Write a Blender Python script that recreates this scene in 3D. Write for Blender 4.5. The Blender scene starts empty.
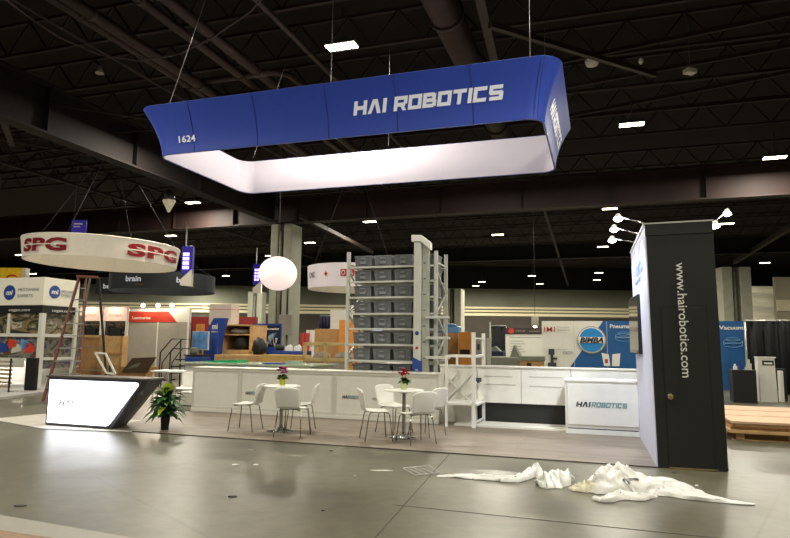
import bpy, bmesh, math, random
from mathutils import Vector, Matrix
random.seed(7)
C = bpy.context.scene.collection
# ------------------------------------------------------------------ camera calibration
F=618.5; PT=.1187; RO=.0122; TH=.3172; H=1.5
cp,sp=math.cos(PT),math.sin(PT); cr,sr=math.cos(RO),math.sin(RO)
def ray(x,y):
    a,b=x-395,y-269
    X=a*cr+b*sr; Y=-a*sr+b*cr
    return (X/F, cp+Y/F*sp, sp-Y/F*cp)
def at_z(x,y,z=0.):
    r=ray(x,y); t=(z-H)/r[2]; return Vector((r[0]*t,r[1]*t,z))
def at_y(x,y,Y):
    r=ray(x,y); t=Y/r[1]; return Vector((r[0]*t,Y,H+r[2]*t))
c_,s_=math.cos(TH),math.sin(TH)
P0=at_z(657,467.7)
def W(u,v,z=0.): return Vector((P0.x+u*c_+v*s_, P0.y-u*s_+v*c_, z))
def uv(p):
    x,y=p[0]-P0.x,p[1]-P0.y
    return (x*c_-y*s_, x*s_+y*c_, p[2])
def at_v(x,y,v):
    r=ray(x,y); t=(v+P0.x*s_+P0.y*c_)/(r[0]*s_+r[1]*c_)
    return uv((r[0]*t,r[1]*t,H+r[2]*t))
def at_u(x,y,u):
    r=ray(x,y); t=(u+P0.x*c_-P0.y*s_)/(r[0]*c_-r[1]*s_)
    return uv((r[0]*t,r[1]*t,H+r[2]*t))
# ------------------------------------------------------------------ materials
def lin(h):
    r=[int(h[i:i+2],16)/255 for i in (0,2,4)]
    return tuple(x/12.92 if x<=.04045 else ((x+.055)/1.055)**2.4 for x in r)+(1,)
MATS={}
def mat(name,hexc,rough=.6,metal=0.,emit=0.,noise=.12,scale=6.,bump=0.,ecol=None,trans=0.):
    if name in MATS: return MATS[name]
    m=bpy.data.materials.new(name); m.use_nodes=True; nt=m.node_tree; b=nt.nodes['Principled BSDF']
    col=lin(hexc)
    tc=nt.nodes.new('ShaderNodeTexCoord'); n=nt.nodes.new('ShaderNodeTexNoise'); n.inputs['Scale'].default_value=scale; n.inputs['Detail'].default_value=4
    nt.links.new(tc.outputs['Object'],n.inputs['Vector'])
    r=nt.nodes.new('ShaderNodeValToRGB'); r.color_ramp.elements[0].position=.3; r.color_ramp.elements[1].position=.7
    r.color_ramp.elements[0].color=tuple(c*(1-noise) for c in col[:3])+(1,)
    r.color_ramp.elements[1].color=tuple(min(1,c*(1+noise)) for c in col[:3])+(1,)
    nt.links.new(n.outputs['Fac'],r.inputs['Fac']); nt.links.new(r.outputs['Color'],b.inputs['Base Color'])
    b.inputs['Roughness'].default_value=rough; b.inputs['Metallic'].default_value=metal
    if emit:
        b.inputs['Emission Color'].default_value=lin(ecol or hexc); b.inputs['Emission Strength'].default_value=emit
    if bump:
        bp=nt.nodes.new('ShaderNodeBump'); bp.inputs['Strength'].default_value=bump; bp.inputs['Distance'].default_value=.02
        nt.links.new(n.outputs['Fac'],bp.inputs['Height']); nt.links.new(bp.outputs['Normal'],b.inputs['Normal'])
    if trans: b.inputs['Transmission Weight'].default_value=trans
    MATS[name]=m; return m
M_white=mat('white_laminate','dcdbd0',.4,noise=.03)
M_white2=mat('white_plastic','e6e6de',.35,noise=.03)
M_trim=mat('white_trim','c9c8bb',.45,noise=.04)
M_chrome=mat('chrome','b0b0ac',.2,1.,noise=.05)
M_steel=mat('painted_steel','c4c6bd',.45,.0,noise=.06)
M_black=mat('black_panel','1b1e1c',.5,noise=.1)
M_blk=mat('deep_black','0c0c0d',.6)
M_dark=mat('dark_grey','3a3b40',.5)
M_tote=mat('tote_plastic','74777a',.5,noise=.12,scale=9)
M_tote2=mat('tote_label','8a8d90',.6)
M_blue=mat('sign_blue','24409c',.6,emit=.10,noise=.05,ecol='2440b0')  # faint glow stands for light reaching the blue fabric from below
M_fab=mat('sign_white_fabric','a8a2ae',.8,emit=.15,noise=.02,ecol='efe8f2')  # weak glow stands in for the light falling on the inner fabric
M_silver=mat('silver_letter','d4d6dc',.5,emit=.25,noise=.02)  # unlit letters given a slight glow so they read brighter
M_glow=mat('light_panel','ffffff',.4,emit=3.2,noise=.01,ecol='f2f4ff')
M_lamp=mat('lamp_led','fff6d8',.4,emit=12,noise=.01,ecol='fff0c8')
M_lampw=mat('spot_led','f4f6ff',.4,emit=30,noise=.01,ecol='e4eaff')
M_brown=mat('ceiling_steel','291916',.7,noise=.25,scale=2)
M_brown2=mat('duct_metal','3a2a26',.55,.2,noise=.25,scale=2)
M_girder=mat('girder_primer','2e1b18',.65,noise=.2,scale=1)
M_conc=mat('column_concrete','a3a392',.85,noise=.1,scale=2)
M_wood=mat('raw_plywood','c29c68',.65,noise=.16,scale=5)
M_woodp=mat('pale_plywood','d3b08c',.6,noise=.1,scale=3)
M_card=mat('cardboard','a8804f',.8,noise=.15)
M_orange=mat('orange_wood','c98236',.7)
M_red=mat('red_ink','a8232c',.5)
M_redp=mat('red_panel','bb3a28',.5,emit=.12)
M_grey=mat('grey_panel','a09c90',.7,noise=.05)
M_bimba=mat('bimba_blue','17568f',.5,noise=.05)
M_bimba2=mat('bimba_disc','1f86cc',.5,noise=.05)
M_navy=mat('navy_blue','1f3f8e',.5)
M_purple=mat('purple_banner','30208c',.5,emit=.15,ecol='3020c0')
M_leaf=mat('leaf_green','2f5a24',.45,noise=.4,scale=20)
M_leafy=mat('leaf_light','a8bf3c',.5,noise=.2)
M_pink=mat('pink_flower','c23a96',.6)
M_rose=mat('red_flower','b3202c',.6)
M_lime=mat('lime_pot','b9bf3a',.5)
M_teal=mat('teal_ink','7a9c9c',.5)
M_film=mat('plastic_film','dcdcd6',.35,noise=.05,bump=.2,scale=30,trans=.15)
M_film2=mat('beige_film','cfccb0',.5,noise=.1,scale=30,trans=.1)
M_drape=mat('black_drape','101114',.9)
M_ladder=mat('ladder_fibreglass','6b3a26',.5)
M_alu=mat('aluminium','b4b4b0',.35,.8)
M_greenb=mat('green_sheet','2f9a60',.3)
M_glass=mat('pale_green_glass','a6b8a4',.15)
M_brass=mat('brass_knob','b9a878',.25,.8)
M_yellow=mat('yellow_sign','e0b81c',.6,emit=.1)
def photo_mat(name,cols,scale,squash):
    m=bpy.data.materials.new(name); m.use_nodes=True; nt=m.node_tree; bs=nt.nodes['Principled BSDF']
    tc=nt.nodes.new('ShaderNodeTexCoord'); mp=nt.nodes.new('ShaderNodeMapping'); mp.inputs['Scale'].default_value=squash
    v=nt.nodes.new('ShaderNodeTexNoise'); v.inputs['Scale'].default_value=scale; v.inputs['Detail'].default_value=6; v.inputs['Distortion'].default_value=1.5
    r=nt.nodes.new('ShaderNodeValToRGB'); r.color_ramp.interpolation='LINEAR'
    e=r.color_ramp.elements; e[0].position=.28; e[0].color=lin(cols[0]); e[1].position=.75; e[1].color=lin(cols[-1])
    for i,c in enumerate(cols[1:-1]): k=e.new(.28+.47*(i+1)/(len(cols)-1)); k.color=lin(c)
    nt.links.new(tc.outputs['Object'],mp.inputs['Vector']); nt.links.new(mp.outputs[0],v.inputs['Vector']); nt.links.new(v.outputs['Fac'],r.inputs['Fac']); nt.links.new(r.outputs['Color'],bs.inputs['Base Color'])
    bs.inputs['Roughness'].default_value=.5; return m
M_photo=photo_mat('photo_print',['1c1c1c','33332e','2a2a28','8a7a50','6a6a60','c8bfa8','3a3a38'],2.2,(1,1,2.2))
M_photo2=photo_mat('photo_print_dark',['20242c','6c3a2c','3c4c34','8c8678','2c3c70','8a4a34','c4bca8'],1.8,(1,1,1.3))
M_tower=mat('white_lit_lavender','cfd2ea',.5,noise=.03)  # white panel; the bluish tint of the spotlights is put into its colour
M_pinkw=mat('pink_white','e6cdbd',.6,emit=.15)
M_screen=mat('screen_glass','0b0d10',.06)
M_logo=mat('dark_ink','22252c',.5)
M_logog=mat('grey_ink','8a8c8c',.5)
M_skyb=mat('sky_blue','5c8cc0',.4,noise=.4,scale=5)
M_greygreen=mat('cloth_greygreen','707466',.8)
# ------------------------------------------------------------------ mesh builder
class MB:
    def __init__(s): s.b=bmesh.new()
    def face(s,pts):
        vs=[s.b.verts.new(p) for p in pts]
        try: s.b.faces.new(vs)
        except ValueError: pass
    def box(s,x0,x1,y0,y1,z0,z1,mtx=None):
        p=[Vector((x,y,z)) for z in (z0,z1) for y in (y0,y1) for x in (x0,x1)]
        if mtx is not None: p=[mtx@q for q in p]
        v=[s.b.verts.new(q) for q in p]
        for f in ((0,2,3,1),(4,5,7,6),(0,1,5,4),(2,6,7,3),(0,4,6,2),(1,3,7,5)): s.b.faces.new([v[i] for i in f])
        return s
    def bar(s,p,q,w,h=None,up=(0,0,1)):
        h=h or w; p=Vector(p);q=Vector(q); d=(q-p); L=d.length
        if L<1e-6: return s
        d.normalize(); up=Vector(up)
        if abs(d.dot(up))>.98: up=Vector((0,1,0))
        a=d.cross(up).normalized(); b=a.cross(d)
        M=Matrix((a,d,b)).transposed().to_4x4(); M.translation=p
        return s.box(-w/2,w/2,0,L,-h/2,h/2,M)
    def tube(s,pts,r,n=8,cap=True):
        pts=[Vector(p) for p in pts]; rs=r if isinstance(r,(list,tuple)) else [r]*len(pts)
        rings=[]; a=None
        for i,p in enumerate(pts):
            d=(pts[min(i+1,len(pts)-1)]-pts[max(i-1,0)]).normalized()
            if a is None:
                a=d.orthogonal().normalized()
            else:
                a=(a-d*a.dot(d)); a=a.normalized() if a.length>1e-6 else d.orthogonal().normalized()
            b=d.cross(a)
            rings.append([s.b.verts.new(p+(a*math.cos(2*math.pi*k/n)+b*math.sin(2*math.pi*k/n))*rs[i]) for k in range(n)])
        for i in range(len(rings)-1):
            for k in range(n):
                f=s.b.faces.new((rings[i][k],rings[i][(k+1)%n],rings[i+1][(k+1)%n],rings[i+1][k])); f.smooth=True
        if cap:
            s.b.faces.new(rings[0][::-1]); s.b.faces.new(rings[-1])
        return s
    def lathe(s,prof,n=24,c=(0,0,0),sy=1.):
        rings=[[s.b.verts.new((c[0]+r*math.cos(2*math.pi*k/n),c[1]+sy*r*math.sin(2*math.pi*k/n),c[2]+z)) for k in range(n)] for r,z in prof]
        for i in range(len(rings)-1):
            for k in range(n):
                f=s.b.faces.new((rings[i][k],rings[i][(k+1)%n],rings[i+1][(k+1)%n],rings[i+1][k])); f.smooth=True
        s.b.faces.new(rings[0][::-1]); s.b.faces.new(rings[-1])
        return s
    def prism(s,poly,y0,y1):   # poly in xz, extruded along y
        a=[s.b.verts.new((x,y0,z)) for x,z in poly]; b=[s.b.verts.new((x,y1,z)) for x,z in poly]
        n=len(poly); s.b.faces.new(a); s.b.faces.new(b[::-1])
        for i in range(n): s.b.faces.new((a[i],b[i],b[(i+1)%n],a[(i+1)%n]))
        return s
    def grid(s,fn,nu,nv,smooth=True,close=False):
        v=[[s.b.verts.new(fn(i/nu,j/nv)) for j in range(nv+1)] for i in range(nu+(0 if close else 1))]
        N=len(v)
        for i in range(nu):
            for j in range(nv):
                f=s.b.faces.new((v[i][j],v[(i+1)%N][j],v[(i+1)%N][j+1],v[i][j+1])); f.smooth=smooth
        return s
    def mesh(s,name,m):
        bmesh.ops.recalc_face_normals(s.b,faces=s.b.faces[:])
        me=bpy.data.meshes.new(name); s.b.to_mesh(me); s.b.free(); me.materials.append(m); return me
def part(name,mb,m,parent=None,bevel=0.,solid=0.,loc=None,rot=None,label=None,keepn=False):
    if keepn:
        me=bpy.data.meshes.new(name); mb.b.to_mesh(me); mb.b.free(); me.materials.append(m)
    else: me=mb.mesh(name,m)
    o=bpy.data.objects.new(name,me); C.objects.link(o)
    if parent: o.parent=parent
    if loc is not None: o.location=loc
    if rot is not None: o.rotation_euler=rot
    if solid:
        md=o.modifiers.new('s','SOLIDIFY'); md.thickness=solid; md.offset=0
    if bevel:
        md=o.modifiers.new('b','BEVEL'); md.width=bevel; md.segments=2; md.limit_method='ANGLE'
    if label: o['label']=label
    return o
def tag(o,label,cat,group=None,kind=None):
    o['label']=label; o['category']=cat
    if group: o['group']=group
    if kind: o['kind']=kind
    return o
def thing(name,label,cat,loc=(0,0,0),rz=0.,group=None):
    o=bpy.data.objects.new(name,None); C.objects.link(o); o.location=loc; o.rotation_euler=(0,0,rz); o.empty_display_size=.1
    return tag(o,label,cat,group)
def bthing(name,label,cat,u,v,z=0.,rz=0.,group=None): return thing(name,label,cat,W(u,v,z),-TH+rz,group)
def struct(name,mb,m,loc=None,rot=None):
    o=part(name,mb,m,None,loc=loc,rot=rot); o['kind']='structure'; return o
def children(o): return [c for c in bpy.data.objects if c.parent==o]
def dup(root,loc,rz,label=None,group=None):
    kids=children(root)
    r=root.copy(); C.objects.link(r); r.location=loc; r.rotation_euler=(0,0,rz)
    if label: r['label']=label
    if group: r['group']=group
    for ch in kids:
        g2=children(ch); c=ch.copy(); C.objects.link(c); c.parent=r
        for g in g2:
            d=g.copy(); C.objects.link(d); d.parent=c
    return r
_font=None
def text(body,size,m,parent,loc=(0,0,0),rz=0.,name='lettering',shear=0.,bold=0.,wid=None,align='LEFT',mapf=None,spin=0.,ext=.003,res=3,sp=1.):
    """flat lettering standing upright, facing local -y; wid = wanted total width"""
    cu=bpy.data.curves.new(name,'FONT'); cu.body=body; cu.size=size; cu.shear=shear; cu.offset=bold; cu.extrude=ext; cu.resolution_u=res; cu.align_x=align; cu.space_character=sp
    t=bpy.data.objects.new('t',cu); C.objects.link(t)
    bpy.context.view_layer.update()
    me=bpy.data.meshes.new_from_object(t.evaluated_get(bpy.context.evaluated_depsgraph_get()))
    bpy.data.objects.remove(t); bpy.data.curves.remove(cu)
    xs=[v.co.x for v in me.vertices]
    if not xs: return None
    w=max(xs)-min(xs); k=wid/w if wid else 1.; x0=min(xs) if align=='LEFT' else (max(xs)+min(xs))/2
    if mapf and wid:
        bm=bmesh.new(); bm.from_mesh(me); bmesh.ops.triangulate(bm,faces=bm.faces[:])
        bmesh.ops.subdivide_edges(bm,edges=[e for e in bm.edges if e.calc_length()>size*.25],cuts=2); bmesh.ops.triangulate(bm,faces=bm.faces[:]); bm.to_mesh(me); bm.free()
    for v in me.vertices:
        x,y,z=(v.co.x-x0)*k,v.co.y,v.co.z
        if spin:
            x,y=x*math.cos(spin)-y*math.sin(spin),x*math.sin(spin)+y*math.cos(spin)
        v.co=mapf(x,y,z) if mapf else Vector((x,-z,y))
    me.name=name; me.materials.clear(); me.materials.append(m)
    o=bpy.data.objects.new(name,me); C.objects.link(o)
    if parent: o.parent=parent
    if not mapf: o.location=loc; o.rotation_euler=(0,0,rz)
    return o
GLY={'H':[(.12,0,.12,1),(.88,0,.88,1),(.12,.5,.88,.5)],'A':[(.12,0,.46,1),(.54,1,.88,0)],'I':[(.15,0,.15,1)],
'R':[(.12,0,.12,1),(.12,.88,.88,.88),(.88,.45,.88,1),(.12,.42,.88,.42),(.55,.42,.86,0)],'O':[(.12,0,.12,1),(.88,0,.88,1),(.12,.12,.88,.12),(.12,.88,.88,.88)],
'B':[(.12,0,.12,1),(.12,.88,.82,.88),(.12,.12,.85,.12),(.12,.5,.85,.5),(.82,.5,.82,.93),(.88,.07,.88,.5)],'T':[(.0,.88,1,.88),(.5,0,.5,.9)],
'C':[(.12,0,.12,1),(.12,.88,.95,.88),(.12,.12,.95,.12)],'S':[(.12,.88,.95,.88),(.12,.45,.12,1),(.05,.5,.95,.5),(.88,0,.88,.55),(.05,.12,.88,.12)]}
def block(word,h,wid,m,parent,mapf,shear=.22,name='lettering'):
    '''square block capitals'''
    adv=[.42 if c=='I' else (.45 if c==' ' else 1.14) for c in word]; k=wid/(sum(adv)-.14+shear*0)
    split_=(name=='lettering'); b=MB(); x=0.
    for ch,ad in zip(word,adv):
        for (x0,z0,x1,z1) in GLY.get(ch,[]):
            vert=abs(z1-z0)>abs(x1-x0)
            tx=.29 if vert else 0.; tz=0. if vert else .27
            n=6
            for i in range(n):
                a0,a1=i/n,(i+1)/n; P=[]
                for (f,sg) in ((a0,-1),(a0,1),(a1,1),(a1,-1)):
                    px=x0+(x1-x0)*f+sg*tx/2; pz=z0+(z1-z0)*f+sg*tz/2
                    pz=min(1,max(0,pz)); P.append(mapf((x+px)*k+shear*pz*h,pz*h,0.))
                b.face(P)
        if split_ and ch!=' ': part('letter',b,m,parent); b=MB()
        x+=ad
    if split_: b.b.free(); return
    return part(name,b,m,parent)
# ------------------------------------------------------------------ SETTING
def floor_mat():
    m=bpy.data.materials.new('polished_concrete'); m.use_nodes=True; nt=m.node_tree; b=nt.nodes['Principled BSDF']
    tc=nt.nodes.new('ShaderNodeTexCoord')
    n1=nt.nodes.new('ShaderNodeTexNoise'); n1.inputs['Scale'].default_value=.5; n1.inputs['Detail'].default_value=6
    n2=nt.nodes.new('ShaderNodeTexNoise'); n2.inputs['Scale'].default_value=7; n2.inputs['Detail'].default_value=8
    vo=nt.nodes.new('ShaderNodeTexVoronoi'); vo.voronoi_dimensions='2D'; vo.feature='DISTANCE_TO_EDGE'; vo.inputs['Scale'].default_value=.17
    for n in (n1,n2,vo): nt.links.new(tc.outputs['Object'],n.inputs['Vector'])
    r=nt.nodes.new('ShaderNodeValToRGB'); e=r.color_ramp.elements; e[0].position=.3; e[0].color=lin('47463d'); e[1].position=.72; e[1].color=lin('5a584c'); e2=e.new(.5); e2.color=lin('63604e')
    nt.links.new(n1.outputs['Fac'],r.inputs['Fac'])
    mx=nt.nodes.new('ShaderNodeMix'); mx.data_type='RGBA'; mx.blend_type='MULTIPLY'; mx.inputs['Factor'].default_value=.6
    r2=nt.nodes.new('ShaderNodeValToRGB'); r2.color_ramp.elements[0].position=.3; r2.color_ramp.elements[0].color=(.6,.6,.6,1); r2.color_ramp.elements[1].position=.65; r2.color_ramp.elements[1].color=(1,1,1,1)
    nt.links.new(n2.outputs['Fac'],r2.inputs['Fac']); nt.links.new(r.outputs['Color'],mx.inputs[6]); nt.links.new(r2.outputs['Color'],mx.inputs[7])
    cr_=nt.nodes.new('ShaderNodeValToRGB'); cr_.color_ramp.elements[0].position=.0; cr_.color_ramp.elements[0].color=(.45,.45,.45,1); cr_.color_ramp.elements[1].position=.004; cr_.color_ramp.elements[1].color=(1,1,1,1)
    nt.links.new(vo.outputs['Distance'],cr_.inputs['Fac'])
    m2=nt.nodes.new('ShaderNodeMix'); m2.data_type='RGBA'; m2.blend_type='MULTIPLY'; m2.inputs['Factor'].default_value=.5
    nt.links.new(mx.outputs[2],m2.inputs[6]); nt.links.new(cr_.outputs['Color'],m2.inputs[7]); nt.links.new(m2.outputs[2],b.inputs['Base Color'])
    mr=nt.nodes.new('ShaderNodeMapRange'); mr.inputs[1].default_value=.3; mr.inputs[2].default_value=.7; mr.inputs[3].default_value=.285; mr.inputs[4].default_value=.42
    nt.links.new(n1.outputs['Fac'],mr.inputs[0]); nt.links.new(mr.outputs[0],b.inputs['Roughness'])
    bp=nt.nodes.new('ShaderNodeBump'); bp.inputs['Strength'].default_value=.08; bp.inputs['Distance'].default_value=.02; nt.links.new(n2.outputs['Fac'],bp.inputs['Height']); nt.links.new(bp.outputs['Normal'],b.inputs['Normal'])
    b.inputs['Specular IOR Level'].default_value=.5
    return m
def vinyl_mat():
    m=bpy.data.materials.new('vinyl_planks'); m.use_nodes=True; nt=m.node_tree; b=nt.nodes['Principled BSDF']
    tc=nt.nodes.new('ShaderNodeTexCoord'); mp=nt.nodes.new('ShaderNodeMapping'); mp.inputs['Scale'].default_value=(1,6,1)
    n=nt.nodes.new('ShaderNodeTexNoise'); n.inputs['Scale'].default_value=2.2; n.inputs['Detail'].default_value=6
    br=nt.nodes.new('ShaderNodeTexBrick'); br.inputs['Scale'].default_value=1.; br.inputs['Brick Width'].default_value=1.2; br.inputs['Row Height'].default_value=.18; br.inputs['Mortar Size'].default_value=.004
    br.inputs['Color1'].default_value=lin('7a7063'); br.inputs['Color2'].default_value=lin('877d70'); br.inputs['Mortar'].default_value=lin('655a50')
    nt.links.new(tc.outputs['Object'],mp.inputs['Vector']); nt.links.new(mp.outputs[0],n.inputs['Vector']); nt.links.new(tc.outputs['Object'],br.inputs['Vector'])
    r=nt.nodes.new('ShaderNodeValToRGB'); r.color_ramp.elements[0].position=.3; r.color_ramp.elements[0].color=(.68,.66,.64,1); r.color_ramp.elements[1].position=.7; r.color_ramp.elements[1].color=(1.05,1.03,1,1)
    nt.links.new(n.outputs['Fac'],r.inputs['Fac'])
    mx=nt.nodes.new('ShaderNodeMix'); mx.data_type='RGBA'; mx.blend_type='MULTIPLY'; mx.inputs['Factor'].default_value=1
    nt.links.new(br.outputs['Color'],mx.inputs[6]); nt.links.new(r.outputs['Color'],mx.inputs[7]); nt.links.new(mx.outputs[2],b.inputs['Base Color'])
    b.inputs['Roughness'].default_value=.5
    return m
b=MB(); b.box(-80,80,-20,95,-.1,0); struct('floor',b,floor_mat())
b=MB(); b.box(-80,80,-20,95,12.5,12.7); struct('ceiling',b,mat('roof_deck','170d0c',.9,noise=.3,scale=.6))
M_wallg=mat('wall_painted','7f8272',.85,noise=.12,scale=.3); M_wallk=mat('wall_dark','4a443c',.85,noise=.2,scale=.4)
b=MB(); b.box(-80,80,88,88.4,0,9.3); struct('wall_back',b,M_wallg)
b=MB(); b.box(-80,80,87.9,88.4,9.3,12.5); struct('trim_1',b,mat('bulkhead_black','0e0c0c',.9))
for i,(z0,z1) in enumerate(((6.45,6.72),(6.02,6.25),(5.45,5.82))):
    b=MB(); b.box(-80,80,87.6,88,z0,z1); struct('trim_%d'%(i+2),b,mat('wall_stripe','e4d9b4',.7,emit=.12,noise=.05))
b=MB(); b.box(-80,80,87.8,88,0,5.3); struct('trim_5',b,M_wallk)
def stripe_mat():
    m=bpy.data.materials.new('block_wall'); m.use_nodes=True; nt=m.node_tree; bs=nt.nodes['Principled BSDF']
    tc=nt.nodes.new('ShaderNodeTexCoord'); mp=nt.nodes.new('ShaderNodeMapping'); mp.inputs['Scale'].default_value=(.12,.12,1.1)
    n=nt.nodes.new('ShaderNodeTexNoise'); n.inputs['Scale'].default_value=1.6; n.inputs['Detail'].default_value=5
    nt.links.new(tc.outputs['Object'],mp.inputs['Vector']); nt.links.new(mp.outputs[0],n.inputs['Vector'])
    r=nt.nodes.new('ShaderNodeValToRGB'); r.color_ramp.elements[0].position=.35; r.color_ramp.elements[0].color=lin('7e7c6e'); r.color_ramp.elements[1].position=.65; r.color_ramp.elements[1].color=lin('b0ad96')
    nt.links.new(n.outputs['Fac'],r.inputs['Fac']); nt.links.new(r.outputs['Color'],bs.inputs['Base Color']); bs.inputs['Roughness'].default_value=.9
    return m
b=MB(); a=at_y(742,300,60); z=at_y(745,286,60).z; b.box(a.x,44,60,60.4,0,z); struct('wall_right',b,stripe_mat())
a=at_y(776,300,50); z=at_y(780,277,50).z
b=MB(); b.box(a.x,60,50,50.3,0,z); struct('wall_side',b,mat('wall_tan','a8a08a',.85,noise=.06,scale=.4))
zz=(at_y(780,311,50).z,at_y(780,300,50).z); b=MB(); b.box(a.x,60,49.9,50,zz[0],zz[1]); struct('trim_6',b,mat('wall_band','cdc5a4',.8,emit=.05))
b=MB(); b.box(-80.3,-80,-20,88,0,12.5); struct('wall_left',b,M_wallk)
b=MB(); b.box(-80,80,-20.3,-20,0,12.5); struct('wall_front',b,M_wallk)
# booth vinyl floor
b=MB(); b.box(-8.75,0.02,0,4.6,0,.012); struct('trim_7',b,vinyl_mat(),loc=W(0,0),rot=(0,0,-TH))
b=MB(); b.box(-8.75,0.02,-.02,0,0,.014); struct('trim_8',b,mat('edge_strip','4a443c',.6),loc=W(0,0),rot=(0,0,-TH))
# grey aisle strip and carpet at lower left
b=MB()
g=[at_z(-60,505),at_z(130,538),at_z(70,538.5),at_z(-60,522)]
g[1]=at_z(150,541.5); g[2]=at_z(95,545)
for p in g: p.z=.006
b.face(g); struct('trim_9',b,mat('aisle_tape','8c897f',.5,noise=.05))
b=MB(); q=[at_z(-60,522),at_z(95,545),at_z(60,600),at_z(-90,600)]
for p in q: p.z=.005
b.face(q); struct('trim_10',b,mat('aisle_carpet','8a7460',.9,noise=.2,scale=30))
# saw-cut joints in the concrete
def joint(i,p,q):
    b=MB(); p=p.copy(); q=q.copy(); p.z=q.z=.001; b.bar(p,q,.009,.003); struct('trim_%d'%i,b,mat('joint_dark','46443a',.8))
j0,j1=at_z(450,453.4),at_z(375,538); joint(11,j0,j1+(j1-j0)*1.2)
j2,j3=at_z(395,505),at_z(560,522); joint(12,j2,j2+(j3-j2)*6)
# ------------------------------------------------------------------ CEILING STEEL
def joist(v,u0,u1,z0,z1,lab):
    b=MB(); L=u1-u0
    b.box(0,L,-.06,.06,z1-.09,z1); b.box(0,L,-.06,.06,z0,z0+.08)
    n=int(L/1.6); s=L/n
    for i in range(n):
        b.bar((i*s,0,z0+.04),((i+.5)*s,0,z1-.04),.05); b.bar(((i+.5)*s,0,z1-.04),((i+1)*s,0,z0+.04),.05)
    o=part('roof_joist',b,M_brown,loc=W(u0,v),rot=(0,0,-TH))
    tag(o,lab,'roof joist','open web roof joists in the dark ceiling')
for k,v in enumerate([0,2.6,5.2,7.8,10.4,13,15.6,18.2,24,27,30,34,38,42,47,52,58]):
    joist(v,-34 if v<40 else -48,30 if v<40 else 44,10.2,11.3,'dark steel open web roof joist spanning under the black ceiling')
def vtruss(u,v0,v1):
    b=MB(); L=v1-v0; z0,z1=9.3,10.6
    b.box(-.08,.08,0,L,z1-.12,z1); b.box(-.08,.08,0,L,z0,z0+.12)
    n=int(L/2.2); s=L/n
    for i in range(n):
        b.bar((0,i*s,z0+.05),(0,(i+.5)*s,z1-.05),.08); b.bar((0,(i+.5)*s,z1-.05),(0,(i+1)*s,z0+.05),.08)
    tag(part('roof_truss',b,M_brown,loc=W(u,v0),rot=(0,0,-TH)),'dark steel roof truss running away from the camera under the ceiling','roof truss','long roof trusses in the dark ceiling')
for u in (-26,): vtruss(u,-3 if u<3 else 6,46)
def girder(name,lab,u0,v0,u1,v1,zb,dep,fl=.55,M_girder=M_girder):
    t=bthing(name,lab,'girder',u0,v0,zb)
    L=math.hypot(u1-u0,v1-v0); a=math.atan2(v1-v0,u1-u0); R=Matrix.Rotation(a,4,'Z')
    b=MB(); b.box(0,L,-.04,.04,0,dep,R)
    k=0
    while k<L: b.box(k,k+.03,-fl/2+.03,fl/2-.03,.03,dep-.03,R); k+=4.0
    part('web',b,M_girder,t)
    b=MB(); b.box(0,L,-fl/2,fl/2,-.06,0,R); part('bottom_flange',b,M_girder,t)
    b=MB(); b.box(0,L,-fl/2,fl/2,dep,dep+.06,R); part('top_flange',b,M_girder,t)
    return t
girder('steel_girder','deep brown steel girder running back along the left side to the grey column',-17.3,-2,-17.3,20.9,8.0,1.5,M_girder=mat('girder_shaded','170e0d',.8,noise=.2))  # same steel in a darker colour, standing for less light on this girder
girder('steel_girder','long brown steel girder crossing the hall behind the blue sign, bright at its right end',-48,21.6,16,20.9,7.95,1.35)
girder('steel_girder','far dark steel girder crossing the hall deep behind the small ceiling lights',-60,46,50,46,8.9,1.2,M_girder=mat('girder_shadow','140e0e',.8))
# pipes / ducts
def pipes(name,lab,cat,u,v0,v1,z,r,m,grp=None,n=12):
    b=MB(); b.tube([(0,0,0),(0,v1-v0,0)],r,n)
    k=2.
    while k<v1-v0: b.tube([(0,k,0),(0,k+.12,0)],r*1.15,n); k+=4.2
    return tag(part(name,b,m,loc=W(u,v0,z),rot=(0,0,-TH)),lab,cat,grp)
pipes('overhead_pipe','left pipe of the thick brown pair running to the sign corner','pipe',-12.15,-4,20,9.1,.11,M_brown2)
pipes('overhead_pipe','right pipe of the thick brown pair running to the sign corner','pipe',-11.8,-4,20,9.1,.15,M_brown2)
pipes('overhead_pipe','thin pipe alone to the left of the thick brown pair','pipe',-12.7,-4,20,8.9,.035,M_brown2)
pipes('overhead_pipe','left pipe of the second pair above the blue sign','pipe',-10.4,-4,20,9.2,.12,M_brown2)
pipes('overhead_pipe','right pipe of the second pair above the blue sign','pipe',-9.9,-4,20,9.3,.15,M_brown2)
pipes('overhead_pipe','slim pipe left of the brightest ceiling light','pipe',-8.2,-4,20,9.6,.08,M_brown2)
d=pipes('air_duct','wide round brown air duct above the sign lettering','duct',-4.2,0,20,10.0,.42,M_brown2,n=20)
b=MB(); b.tube([(-1.2,0,0),(1.9,0,0),(2.3,.3,0),(2.4,2.6,0)],.1,10); b.tube([(-.9,.7,-.25),(1.5,.7,-.25),(1.85,1.0,-.25),(1.95,3.0,-.25)],.09,10)
tag(part('overhead_pipe',b,M_brown2,loc=W(*at_v(215,86,6.6)[:2],at_v(215,80,6.6)[2]),rot=(0,0,-TH)),'bent double pipe loop above the left end of the blue sign','pipe')
def beam(name,lab,p,q,w,h,cat='beam'):
    b=MB(); b.bar((0,0,0),q-p,w,h); o=part(name,b,M_brown2 if p.y<16 else M_brown,loc=p); return tag(o,lab,cat)
beam('roof_beam','short steel beam beside the round duct above the sign',at_z(474,-30,9.4),at_z(497,70,9.4),.22,.22)
beam('diagonal_brace','long diagonal brace running right from the beam above the sign',at_z(490,25,9.2),at_z(655,75,9.6),.14,.14,'brace')
beam('diagonal_brace','diagonal brace from the column head toward the rack',at_z(300,216,8.0),at_y(372,252,44),.22,.22,'brace')
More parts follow.
